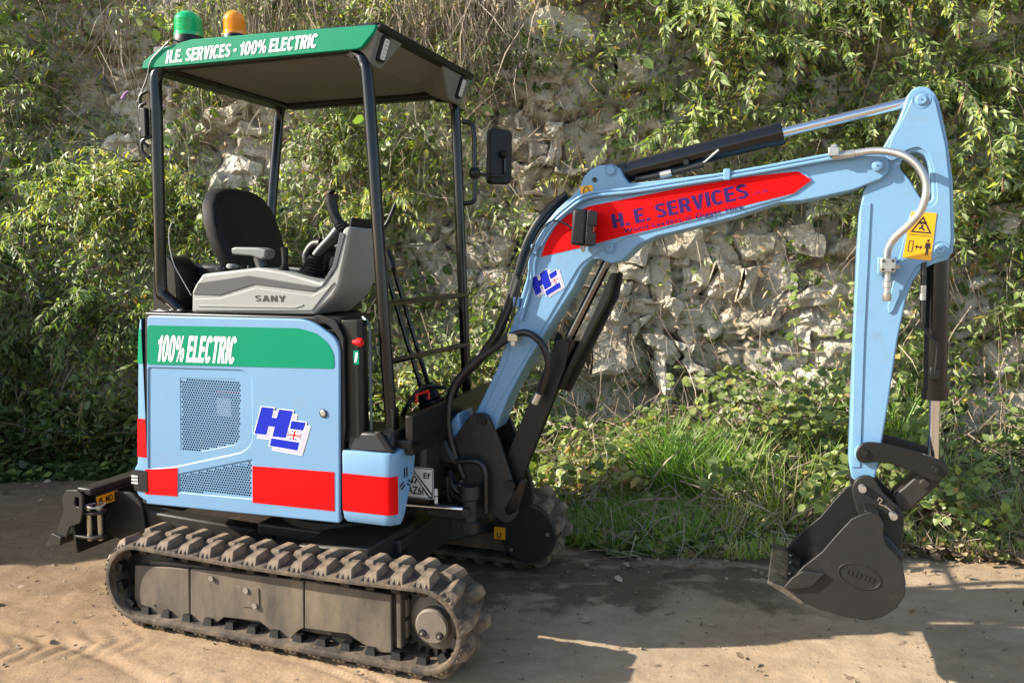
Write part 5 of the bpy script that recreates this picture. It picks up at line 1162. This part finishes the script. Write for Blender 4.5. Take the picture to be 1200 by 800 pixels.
# ---------------- leaf materials
def leafmat(name, cols, rough=.45, trans=.35):
    m = bpy.data.materials.new(name); m.use_nodes = True; n = m.node_tree.nodes; L = m.node_tree.links; b = n['Principled BSDF']; out = n['Material Output']
    at = n.new('ShaderNodeAttribute'); at.attribute_name = 'tint'
    r = n.new('ShaderNodeValToRGB'); e = r.color_ramp.elements
    while len(e) < len(cols): e.new(.5)
    for k, (p, c) in enumerate(cols): e[k].position = p; e[k].color = (*c, 1)
    L.new(at.outputs['Fac'], r.inputs[0]); L.new(r.outputs[0], b.inputs['Base Color']); b.inputs['Roughness'].default_value = rough; b.inputs['Specular IOR Level'].default_value = .5
    tr = n.new('ShaderNodeBsdfTranslucent'); sc = n.new('ShaderNodeVectorMath'); sc.operation = 'MULTIPLY'; sc.inputs[1].default_value = (1.5, 1.7, .7); L.new(r.outputs[0], sc.inputs[0]); L.new(sc.outputs[0], tr.inputs[0])
    mx = n.new('ShaderNodeMixShader'); mx.inputs[0].default_value = trans; L.new(b.outputs[0], mx.inputs[1]); L.new(tr.outputs[0], mx.inputs[2]); L.new(mx.outputs[0], out.inputs[0])
    return m
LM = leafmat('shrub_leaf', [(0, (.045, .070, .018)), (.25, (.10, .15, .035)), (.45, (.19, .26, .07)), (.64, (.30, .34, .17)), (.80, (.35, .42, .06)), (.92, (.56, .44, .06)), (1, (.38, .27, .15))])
BM_ = leafmat('bramble_leaf', [(0, (.035, .06, .016)), (.32, (.10, .14, .04)), (.6, (.21, .26, .085)), (.85, (.33, .38, .10)), (1, (.36, .22, .10))], .42, .35)
GM = leafmat('grass_blade', [(0, (.06, .13, .015)), (.5, (.15, .29, .025)), (.72, (.26, .37, .04)), (.86, (.42, .37, .17)), (1, (.50, .42, .26))], .5, .35)
DM = leafmat('dry_stem', [(0, (.10, .075, .05)), (.5, (.22, .17, .12)), (1, (.38, .32, .24))], .8, .05)
deadm = leafmat('dead_leaf', [(0, (.07, .04, .02)), (.5, (.20, .13, .07)), (1, (.42, .33, .22))], .8, .1)
# templates: (verts (k,3) x=along y=across z=normal, tris)
LANCE = (np.array([[0, 0, 0], [.38, .155, .02], [.40, 0, -.035], [.38, -.155, .02], [1, 0, -.16]]), np.array([[0, 2, 1], [0, 3, 2], [1, 2, 4], [2, 3, 4]]))
OVATE = (np.array([[0, 0, 0], [.22, .30, .05], [.62, .33, .02], [.45, 0, -.05], [.22, -.30, .05], [.62, -.33, .02], [1, 0, -.10]]), np.array([[0, 3, 1], [1, 3, 2], [2, 3, 6], [0, 4, 3], [4, 5, 3], [5, 6, 3]]))
BLADE = (np.array([[0, .5, 0], [0, -.5, 0], [.35, .45, .09], [.35, -.45, .09], [.7, .3, .02], [.7, -.3, .02], [1, 0, -.2]]), np.array([[0, 1, 3], [0, 3, 2], [2, 3, 5], [2, 5, 4], [4, 5, 6]]))
TWIG = (np.array([[0, .5, 0], [0, -.5, 0], [.5, .4, .06], [.5, -.4, .06], [1, 0, -.02]]), np.array([[0, 1, 3], [0, 3, 2], [2, 3, 4]]))
def leaves(name, P, D, Nn, S, tint, tmpl, m, parent=None, W=None):
    P = np.asarray(P, float); D = np.asarray(D, float); Nn = np.asarray(Nn, float); S = np.asarray(S, float); tint = np.asarray(tint, float)
    D = D/np.linalg.norm(D, axis=1, keepdims=True); B = np.cross(Nn, D); B /= np.linalg.norm(B, axis=1, keepdims=True)+1e-9; N2 = np.cross(D, B)
    V, T = tmpl; W = np.ones(len(P))*1. if W is None else np.asarray(W)
    v = P[:, None]+S[:, None, None]*(V[None, :, 0:1]*D[:, None]+V[None, :, 2:3]*N2[:, None])+(S*W)[:, None, None]*(V[None, :, 1:2]*B[:, None])
    q = (T[None]+(np.arange(len(P))*len(V))[:, None, None]).reshape(-1, 3)
    return npmesh(name, v.reshape(-1, 3), q, m, 0, np.repeat(np.clip(tint, 0, 1), len(V)), parent)
rn = np.random.RandomState(11)
def unit(n): v = rn.normal(size=(n, 3)); return v/np.linalg.norm(v, axis=1, keepdims=True)
def density(x, z): return np.clip(.92-bare(x, z)*1.15+(fbm(x*2.2, z*2.2, 4, 81)-.5)*1.7, .07, 1)
# -------- clinging cover over the face
def cover(name, n, size, tmpl, m, depth, label, seed, tmu, tsd, x0=-5.2, x1=4.6, z0=0, z1=4.1, wgt=None, droop=.5):
    r = np.random.RandomState(seed); x = r.uniform(x0, x1, n*3); z = r.uniform(z0, z1, n*3)
    d = density(x, z) if wgt is None else wgt(x, z); k = r.rand(n*3) < d; x = x[k][:n]; z = z[k][:n]; c = len(x)
    clump = fbm(x*3.4, z*3.4, 3, seed+1); out = depth*(clump**1.6*1.9)*r.rand(c)**.6*np.clip(d[k][:n]*1.3, .15, 1)
    y = cliffY(x, z)-.02-out-.10*rock_h(x, z)
    Dv = r.normal(size=(c, 3))*[1, .6, .8]+[0, -.5, -droop]; Nn = r.normal(size=(c, 3))*.7+[-.75, -.6, .65]
    t = tmu+(fbm(x*1.5+5, z*1.5, 3, seed+2)-.5)*.9+r.normal(size=c)*tsd
    o = leaves(name, np.stack([x, y, z], 1), Dv, Nn, size*(.55+r.rand(c)*.9), t, tmpl, m)
    o['kind'] = 'stuff'; o['label'] = label; return o
cover('clinging_leaves', 66000, .052, LANCE, LM, .34, 'small narrow leaves clinging all over the rock face', 101, .50, .22)
cover('broad_leaves', 15000, .052, OVATE, BM_, .30, 'rounded bramble and ivy leaves on the lower rock face', 131, .50, .25, wgt=lambda x, z: density(x, z)*np.clip(1.25-z*.45+.3*(x > 1.5), .05, 1))
cover('ivy_patches', 2400, .075, OVATE, LM, .36, 'patches of larger dark ivy leaves on the rock face', 171, .30, .16, wgt=lambda x, z: np.clip((fbm(x*1.6+20, z*1.6, 3, 173)-.50)*9, 0, 1)*density(x, z))
cover('withered_leaves', 5200, .055, LANCE, deadm, .34, 'withered brown leaves caught in the wall plants', 181, .6, .3, wgt=lambda x, z: np.clip((fbm(x*2.1+30, z*2.1, 3, 183)-.44)*6, .06, 1))
# dry twigs and dead stems
def twigs(name, n, seed, label, wgt, L_=.22, dirv=(0, -.3, -1), sd=.55, z0=0, z1=4.1, depth=.3):
    r = np.random.RandomState(seed); x = r.uniform(-5, 4.4, n*4); z = r.uniform(z0, z1, n*4); k = r.rand(n*4) < wgt(x, z); x = x[k][:n]; z = z[k][:n]; c = len(x)
    y = cliffY(x, z)-.04-depth*r.rand(c)
    o = leaves(name, np.stack([x, y, z], 1), r.normal(size=(c, 3))*sd+dirv, r.normal(size=(c, 3)), L_*(.4+r.rand(c)*1.2), r.rand(c), TWIG, DM, W=.010+.012*r.rand(c))
    o['kind'] = 'stuff'; o['label'] = label; return o
twigs('long_bare_stems', 60, 157, 'long bare arching stems standing off the rock face', lambda x, z: .5+0*x, .75, (.1, -.25, .35), .55, .1, 3.4, .35)
g2 = lambda x, z, a, b_, sa, sb: np.exp(-((x-a)/sa)**2-((z-b_)/sb)**2)
twigs('dead_twigs', 11000, 151, 'thin dead twigs caught across the whole rock face', lambda x, z: .35+.65*np.clip((fbm(x*2, z*2, 3, 5)-.4)*3, 0, 1))
twigs('hanging_dry_creeper', 3600, 153, 'mass of hanging dry creeper stems at the top of the face', lambda x, z: np.clip(g2(x, z, -.40, 3.15, .34, .34)+g2(x, z, -1.6, 3.3, .5, .25)+.4*g2(x, z, -2.9, 3.2, .2, .3), 0, 1), .34, (0.05, -.1, -1), .28, 2.75, 3.9, .45)

# -------- arching shrubs rooted in the face
woodm = mat('woody_stem', (.15, .11, .07), .85, var=.3, vscale=20)
def arch_shrub(x, z, n, L_, leaf, tmu, label, spread=.9, lean=(0, 0), cat='shrub', group='arching shrubs growing out of the rock face', up=.55, ground_y=None, dens=1., tm=LANCE, mt=None, nm='arching_shrub', spikes=0, w=1.):
    y = float(cliffY(x, z))+.05 if ground_y is None else ground_y
    root = bpy.data.objects.new(nm, None); C.objects.link(root); root.location = (x, y, z); tag(root, label, cat, group)
    P = []; D = []; N_ = []; S = []; T = []; sb = MB(); hd = MB()
    for i in range(n):
        d = Vector((rn.normal()*spread+lean[0], -abs(rn.normal())*.7-.35, up+rn.rand()*.6+lean[1])).normalized(); p = Vector((rn.normal()*.05, 0, rn.normal()*.05)); Ls = L_*(.55+.6*rn.rand()); st = int(Ls/.035); pts = [p.copy()]
        for k in range(st):
            f = k/st; d = (d+Vector((rn.normal()*.05, rn.normal()*.05, -.05-.045*f))).normalized(); p = p+d*.035; pts.append(p.copy())
            if rn.rand() < dens and k > 1:
                a = rn.rand()*6.28; e1 = d.cross(Vector((0, 0, 1))).normalized(); e2 = e1.cross(d)
                for s in (0, math.pi):
                    o = e1*math.cos(a+s)+e2*math.sin(a+s); dd = (d*.55+o*.8+Vector((0, 0, -.35-.3*f))); P.append(p+o*.004); D.append(dd); N_.append(Vector((rn.normal()*.4-.2, -.45+rn.normal()*.4, 1.0)))
                    S.append(leaf*(.5+.7*rn.rand())*(1.1-.55*f)); T.append(tmu+rn.normal()*.16+.12*f)
            if k > 4 and rn.rand() < .16:
                q = p.copy(); dq = (d+Vector((rn.normal()*.8, rn.normal()*.5-.2, rn.normal()*.5))).normalized(); sub = [q.copy()]
                for j in range(int(4+rn.rand()*7)):
                    dq = (dq+Vector((0, 0, -.06))).normalized(); q = q+dq*.028; sub.append(q.copy())
                    for s in (-1, 1):
                        o = dq.cross(Vector((rn.normal(), rn.normal(), rn.normal()))).normalized(); P.append(q.copy()); D.append(dq*.6+o*.8+Vector((0, 0, -.35))); N_.append(Vector((rn.normal()*.5-.7, -.45+rn.normal()*.4, .9))); S.append(leaf*(.4+.5*rn.rand())); T.append(tmu+.06+rn.normal()*.16)
                sb.tube(sub[::3]+[sub[-1]], (.0025, .001), 3, smooth=False)
        sb.tube(pts[::4]+[pts[-1]], (.0055, .0015), 4, smooth=False)
        if spikes and rn.rand() < spikes:
            dd = Vector((rn.normal()*.2, -.2, .6 if rn.rand() < .4 else -.5)).normalized(); ln = .08+.09*rn.rand()
            hd.tube([p, p+dd*ln*.5, p+dd*ln], (.011, .003), 6, 3)
    leaves('foliage', np.array([tuple(q) for q in P]), np.array([tuple(q) for q in D]), np.array([tuple(q) for q in N_]), S, T, tm, mt or LM, root, W=np.ones(len(P))*w)
    sb.build('stems', woodm, root, 0)
    if hd.v: hd.build('seed_heads', mat('seed_head', (.16, .11, .05), .9, var=.4, vscale=60, bump=.004, bscale=120), root, 0)['kind'] = 'stuff'
    return root
SH = [
 (-3.55, 2.55, 9, 1.0, .085, .50, 'olive shrub arching from the top left corner of the face'),
 (-3.2, 1.95, 12, 1.0, .090, .56, 'yellow-green shrub on the left below the pale rock'),
 (-3.75, 1.45, 10, .95, .10, .42, 'grey-green shrub at the far left edge, half way up'),
 (-2.55, 1.85, 13, 1.0, .085, .60, 'bright leafy shrub just left of the rear canopy post'),
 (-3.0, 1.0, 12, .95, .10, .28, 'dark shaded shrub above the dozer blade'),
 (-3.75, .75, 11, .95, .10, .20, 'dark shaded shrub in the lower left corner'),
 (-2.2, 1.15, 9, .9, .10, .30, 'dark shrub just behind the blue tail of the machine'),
 (-2.35, 2.85, 8, .8, .075, .62, 'light shrub beside the two roof beacons'),
 (-1.75, 1.65, 12, .85, .085, .60, 'yellowing shrub seen between seat and rear post'),
 (-1.25, 2.15, 11, .8, .085, .58, 'shrub seen through the open canopy between the posts'),
 (-1.0, 1.75, 10, .75, .085, .66, 'yellow-leaved shrub right of the seat under the canopy'),
 (-.35, 2.65, 5, .6, .07, .60, 'thin shrub hanging under the right corner of the canopy'),
 (.15, 2.75, 4, .5, .07, .70, 'sparse bright shrub above the mirror'),
 (.45, 2.42, 4, .40, .06, .70, 'small pale shrub hanging over the white stone'),
 (.75, 3.15, 10, .85, .080, .72, 'yellow-green shrub at the top centre'),
 (1.25, 3.05, 13, 1.0, .10, .50, 'large green shrub hanging down in the middle top'),
 (1.25, 2.35, 8, .75, .095, .44, 'drooping long-leaved spray above the arm cylinder'),
 (1.75, 2.75, 11, .9, .09, .50, 'shrub with brown seed heads right of the top centre'),
 (2.3, 3.05, 12, 1.0, .09, .46, 'dense shrub at the top right above the arm joint'),
 (2.15, 2.2, 11, .9, .09, .50, 'shrub behind the chrome rod of the arm cylinder'),
 (2.75, 2.5, 12, .95, .09, .46, 'shrub right of the top of the dipper arm'),
 (3.05, 3.1, 11, .9, .085, .62, 'yellowish shrub in the top right corner'),
 (3.05, 1.85, 11, .9, .095, .48, 'shrub at the right edge beside the warning sticker'),
 (2.1, 1.65, 8, .65, .085, .42, 'small dark green shrub left of the dipper arm'),
 (1.2, 1.85, 6, .45, .07, .60, 'small bright tuft under the red boom stripe'),
 (.5, 1.95, 5, .4, .06, .70, 'little pale tuft by the boom bend'),
 (-.85, 3.1, 7, .7, .07, .60, 'thin shrub above the canopy front edge'),
 (3.4, 1.1, 9, .8, .09, .42, 'shrub low at the right edge behind the bucket'),
]
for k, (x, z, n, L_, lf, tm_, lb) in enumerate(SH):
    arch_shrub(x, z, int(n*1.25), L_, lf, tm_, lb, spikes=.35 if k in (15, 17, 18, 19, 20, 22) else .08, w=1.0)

flm = mat('lilac_bloom', (.30, .16, .38), .8, var=.3, vscale=80, bump=.004, bscale=150)
for (x, z), lb in (((-2.75, 2.62), 'small lilac flower spike on the left above the olive shrub'), ((-2.45, 2.50), 'lilac flower spike just left of the rear canopy post')):
    b = MB(); y = float(cliffY(x, z))-.55; b.tube([(0, 0, 0), (.02, -.01, .03), (.05, -.02, .05)], (.016, .004), 8, 4); o = b.build('buddleia_flower', flm, None, 60); o.location = (x, y, z); tag(o, lb, 'flower', 'lilac flowers')
# -------- brambles and nettles on the bank
def bramble(x, y, n, L_, tmu, label, leaf=.055, cat='bramble', group='brambles on the bank', up=.7):
    root = bpy.data.objects.new('bramble', None); C.objects.link(root); z = float(bankZ(np.array(x), np.array(y))); root.location = (x, y, z-.02); tag(root, label, cat, group)
    P = []; D = []; N_ = []; S = []; T = []; sb = MB()
    for i in range(n):
        d = Vector((rn.normal()*.8, rn.normal()*.5-.45, up+rn.rand()*.8)).normalized(); p = Vector((rn.normal()*.10, rn.normal()*.06, 0)); st = int(L_*(.5+.7*rn.rand())/.05); pts = [p.copy()]
        for k in range(st):
            d = (d+Vector((rn.normal()*.08, rn.normal()*.08, -.09))).normalized(); p = p+d*.05
            if p.z < .03 and k > 3: p.z = .03+.02*rn.rand(); d.z = abs(d.z)*.3
            pts.append(p.copy()); o = d.cross(Vector((rn.normal(), rn.normal(), 1))).normalized(); q = p+(o*.6+Vector((0, -.3, .5)))*.035
            for s in (-1, 0, 1):
                dd = (o+d.cross(o)*0+Vector((d.x*s, d.y*s, 0))*1.1+Vector((0, -.15, -.12))); P.append(q); D.append(dd); N_.append(Vector((rn.normal()*.4-.6, -.5+rn.normal()*.3, .85))); S.append(leaf*(.7+.6*rn.rand())*(1 if s == 0 else .85)); T.append(tmu+rn.normal()*.16)
        sb.tube(pts[::2]+[pts[-1]], (.0035, .0015), 4, smooth=False)
    leaves('foliage', np.array([tuple(q) for q in P]), np.array([tuple(q) for q in D]), np.array([tuple(q) for q in N_]), S, T, OVATE, BM_, root)
    sb.build('stems', woodm, root, 0); return root
BR = [(.15, 4.85, 12, .8, .62, 'light green nettle clump just right of the swing bracket'), (.45, 4.55, 14, .6, .78, 'bright young leafy clump beside the far track'), (.72, 4.75, 10, .6, .55, 'bramble between the boom cylinder and the tall grass'),
      (1.55, 4.75, 14, .95, .52, 'bramble climbing the rock left of the dipper arm'), (1.95, 4.6, 16, .95, .50, 'leafy bramble behind the lower dipper arm'), (1.75, 4.9, 12, 1.1, .56, 'tall bramble under the pale blocks'), (2.45, 4.55, 12, 1.0, .50, 'bramble right of the bucket linkage'),
      (2.35, 4.25, 9, .55, .55, 'low bramble with pale leaves behind the bucket'), (2.75, 4.3, 9, .5, .45, 'bramble at the lower right corner of the bank'), (2.9, 4.75, 12, .9, .46, 'bramble at the right edge of the picture'),
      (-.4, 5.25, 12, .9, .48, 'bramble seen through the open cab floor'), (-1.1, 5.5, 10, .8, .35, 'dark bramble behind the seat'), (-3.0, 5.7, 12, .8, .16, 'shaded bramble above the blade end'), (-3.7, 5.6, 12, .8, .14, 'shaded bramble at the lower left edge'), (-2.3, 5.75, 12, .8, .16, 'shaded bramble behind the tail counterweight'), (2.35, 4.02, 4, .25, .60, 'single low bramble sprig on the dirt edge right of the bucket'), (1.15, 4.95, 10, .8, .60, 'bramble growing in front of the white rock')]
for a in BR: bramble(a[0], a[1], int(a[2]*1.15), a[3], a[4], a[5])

# -------- grass
def tuft(x, y, n, L_, r_, tmu, label, tsd=.15, droop=.0):
    z = float(bankZ(np.array(x), np.array(y)))
    root_ = np.array([x, y, max(z, 0)-.01]); a = rn.rand(n)*6.283; rr = r_*np.sqrt(rn.rand(n)); P = np.stack([np.cos(a)*rr, np.sin(a)*rr*.6, np.zeros(n)], 1)
    D = np.stack([rn.normal(size=n)*.50, rn.normal(size=n)*.30-.22, np.ones(n)], 1); Nn = np.stack([np.cos(a)*-1+rn.normal(size=n)*.3, -.9-0*a, .35+0*a], 1)
    o = leaves('grass_tuft', P, D, Nn, L_*(.45+.7*rn.rand(n)), tmu+rn.normal(size=n)*tsd, (BLADE[0]*[1, 1, 1.9], BLADE[1]), GM, None, W=.012+.008*rn.rand(n)); o.location = root_
    tag(o, label, 'grass tuft', 'grass tufts on the bank'); return o
TU = [(.88, 4.50, 420, .46, .15, .42, 'tall dark green grass tuft below the white rock'), (1.05, 4.42, 320, .42, .14, .48, 'arching green grass tuft right of the tallest one'), (1.22, 4.42, 200, .44, .16, .72, 'half dry grass tuft with pale arching blades'), (1.38, 4.3, 150, .40, .2, .84, 'straw coloured grass tuft left of the dipper arm'),
      (1.62, 4.35, 130, .42, .2, .70, 'grass tuft right behind the dipper arm foot'), (1.85, 4.22, 130, .34, .22, .60, 'grass tuft behind the open bucket'), (1.72, 4.12, 120, .28, .2, .78, 'dry grass tuft above the bucket lip'), (.62, 4.25, 420, .24, .2, .60, 'short bright grass tuft near the far track'), (.40, 4.22, 260, .22, .16, .68, 'short bright grass tuft touching the far track'),
      (.85, 4.18, 460, .24, .24, .58, 'fresh low grass tuft at the dirt edge'), (2.25, 4.3, 180, .36, .2, .80, 'dry grass tuft right of the bucket'), (2.55, 4.15, 180, .32, .2, .78, 'thin dry grass tuft near the right edge'), (2.2, 4.7, 160, .45, .16, .55, 'grass tuft beside the bucket cylinder rod'), (1.1, 4.2, 220, .26, .2, .8, 'dry low tuft beside the damp patch')]
for a in TU: tuft(*a)
n = 24000; x = rn.uniform(-.2, 3.6, n); f = frontY(x); y = f+(rn.rand(n)**1.5)*.95-.06+(fbm(x*2.5, x*0, 4, 61)-.5)*.35; z = np.maximum(bankZ(x, y), 0)-.01
k = rn.rand(n) < np.clip(fbm(x*3, y*3, 3, 91)*2.4-1.05+1.0*(x < 1.0), 0, 1); x, y, z = x[k], y[k], z[k]; n = len(x)
o = leaves('short_grass', np.stack([x, y, z], 1), np.stack([rn.normal(size=n)*.35, rn.normal(size=n)*.3-.2, np.ones(n)], 1), np.stack([rn.normal(size=n)*.5, -np.ones(n), .3*np.ones(n)], 1), .05+.09*rn.rand(n), .62+.55*(fbm(x*1.7, y*1.7, 3, 95)-.5)+.30*np.clip(x-1.1, 0, .8)+rn.normal(size=n)*.12, BLADE, GM, W=.04+.03*rn.rand(n))
tag(o, 'short grass along the edge of the dirt', None, None, 'stuff')
# ground leaves over the bank, all along
n = 34000; x = rn.uniform(-5, 4.2, n); f = frontY(x); y = f+rn.rand(n)**1.4*1.3-.03; z = np.maximum(bankZ(x, y), 0)+.01+.10*rn.rand(n)**2
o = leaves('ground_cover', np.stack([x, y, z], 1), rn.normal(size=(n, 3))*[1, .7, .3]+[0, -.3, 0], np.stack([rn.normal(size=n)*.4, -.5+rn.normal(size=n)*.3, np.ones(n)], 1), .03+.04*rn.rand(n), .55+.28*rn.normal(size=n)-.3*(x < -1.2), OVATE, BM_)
tag(o, 'mixed low leaves covering the bank', None, None, 'stuff')
# dead leaves and crumbs scattered on the dirt
n = 900; x = rn.uniform(-3.6, 3.4, n); y = 2.7+rn.rand(n)**.6*(frontY(x)-2.75); k = rn.rand(n) < .10+.9*np.clip(1-(frontY(x)-y)/.5, 0, 1)**2; x, y = x[k], y[k]; n = len(x)
o = leaves('fallen_leaves', np.stack([x, y, .012+.01*rn.rand(n)], 1), rn.normal(size=(n, 3))*[1, 1, .15], np.stack([rn.normal(size=n)*.35, rn.normal(size=n)*.35, np.ones(n)], 1), .02+.035*rn.rand(n), rn.rand(n), OVATE, deadm)
tag(o, 'dead leaves scattered over the dirt', None, None, 'stuff')
pv = np.array([[1, 0, 0], [-1, 0, 0], [0, 1, 0], [0, -1, 0], [0, 0, .7], [.5, .6, .4]]); pt = np.array([[0, 2, 4], [2, 1, 4], [1, 3, 4], [3, 0, 4], [0, 5, 2], [5, 4, 2], [0, 4, 5]])
n = 4200; x = rn.uniform(-3.4, 3.4, n); y = 2.5+rn.rand(n)**.6*(frontY(x)-2.4); s = .0018+.010*rn.rand(n)**5; an = rn.rand(n)*6.28
V = np.stack([pv[None, :, 0]*np.cos(an)[:, None]-pv[None, :, 1]*np.sin(an)[:, None], (pv[None, :, 0]*np.sin(an)[:, None]+pv[None, :, 1]*np.cos(an)[:, None])*.8, np.repeat(pv[None, :, 2], n, 0)], -1)*s[:, None, None]
V += rn.normal(size=V.shape)*s[:, None, None]*.18; V[..., 0] += x[:, None]; V[..., 1] += y[:, None]; V[..., 2] += .002
q = (pt[None]+(np.arange(n)*6)[:, None, None]).reshape(-1, 3)
o = npmesh('gravel', V.reshape(-1, 3), q, mat('gravel_stone', (.27, .215, .15), .9, var=.4, vscale=9)); tag(o, 'small loose stones lying on the dirt', None, None, 'stuff')

n = 4500; x = rn.uniform(.2, 3.6, n); y = frontY(x)+rn.rand(n)**1.1*1.0-.08; z = np.maximum(bankZ(x, y), 0)+.01+.30*rn.rand(n)**2
o = leaves('straw_litter', np.stack([x, y, z], 1), rn.normal(size=(n, 3))*[1, .8, .8]+[0, -.2, .3], rn.normal(size=(n, 3)), .08+.20*rn.rand(n), .4+.6*rn.rand(n), TWIG, DM, W=.018+.02*rn.rand(n)); tag(o, 'dry straw and bramble stems lying over the bank', None, None, 'stuff')
n = 3500; x = rn.uniform(1.0, 3.6, n); y = frontY(x)+rn.rand(n)**1.6*.6-.08; z = np.maximum(bankZ(x, y), 0)+.012+.05*rn.rand(n)
o = leaves('leaf_litter', np.stack([x, y, z], 1), rn.normal(size=(n, 3))*[1, 1, .2], np.stack([rn.normal(size=n)*.4-.2, rn.normal(size=n)*.4-.3, np.ones(n)], 1), .03+.04*rn.rand(n), rn.rand(n), OVATE, deadm); tag(o, 'dead leaf litter along the right of the bank', None, None, 'stuff')
# -------- overgrown rock spur left of the picture, whose shade lies behind the blade
xs = np.linspace(0, 1, 90); th = np.linspace(0, math.pi, 40); U, T_ = np.meshgrid(xs, th)
yy = 3.60+U*3.6; rad = 2.55*np.clip(U*9, 0, 1)**.35*(1-.12*U)*(.9+.2*fbm(U*7, T_*2, 3, 77))
Xs = -6.1+np.cos(T_)*1.25*np.clip(U*9, .12, 1); Zs = np.sin(T_)*rad*1.0; Xs = Xs+(fbm(U*22, T_*6, 4, 79)-.5)*.4; Zs = Zs*(1+(fbm(U*22+4, T_*6, 4, 83)-.5)*.22)-.1
spur = gmesh('rock_spur', Xs, yy, Zs, rockM, 0); spur['kind'] = 'structure'; spur['label'] = 'overgrown rock spur at the left end of the face'
n = 9000; u = rn.rand(n); t = rn.rand(n)*math.pi; yv = 3.54+u*3.6; rd = 2.62*np.clip(u*9, 0.05, 1)**.35*(1-.12*u)
P = np.stack([-6.1+np.cos(t)*1.32*np.clip(u*9, .12, 1)+rn.normal(size=n)*.06, yv+rn.normal(size=n)*.04, np.sin(t)*rd+rn.rand(n)*.16-.08], 1)
o = leaves('spur_leaves', P, rn.normal(size=(n, 3))+[0, -.3, -.4], rn.normal(size=(n, 3))+[.4, -.5, .8], .07+.08*rn.rand(n), .4+.2*rn.normal(size=n), OVATE, BM_); tag(o, 'leaves covering the rock spur', None, None, 'stuff')
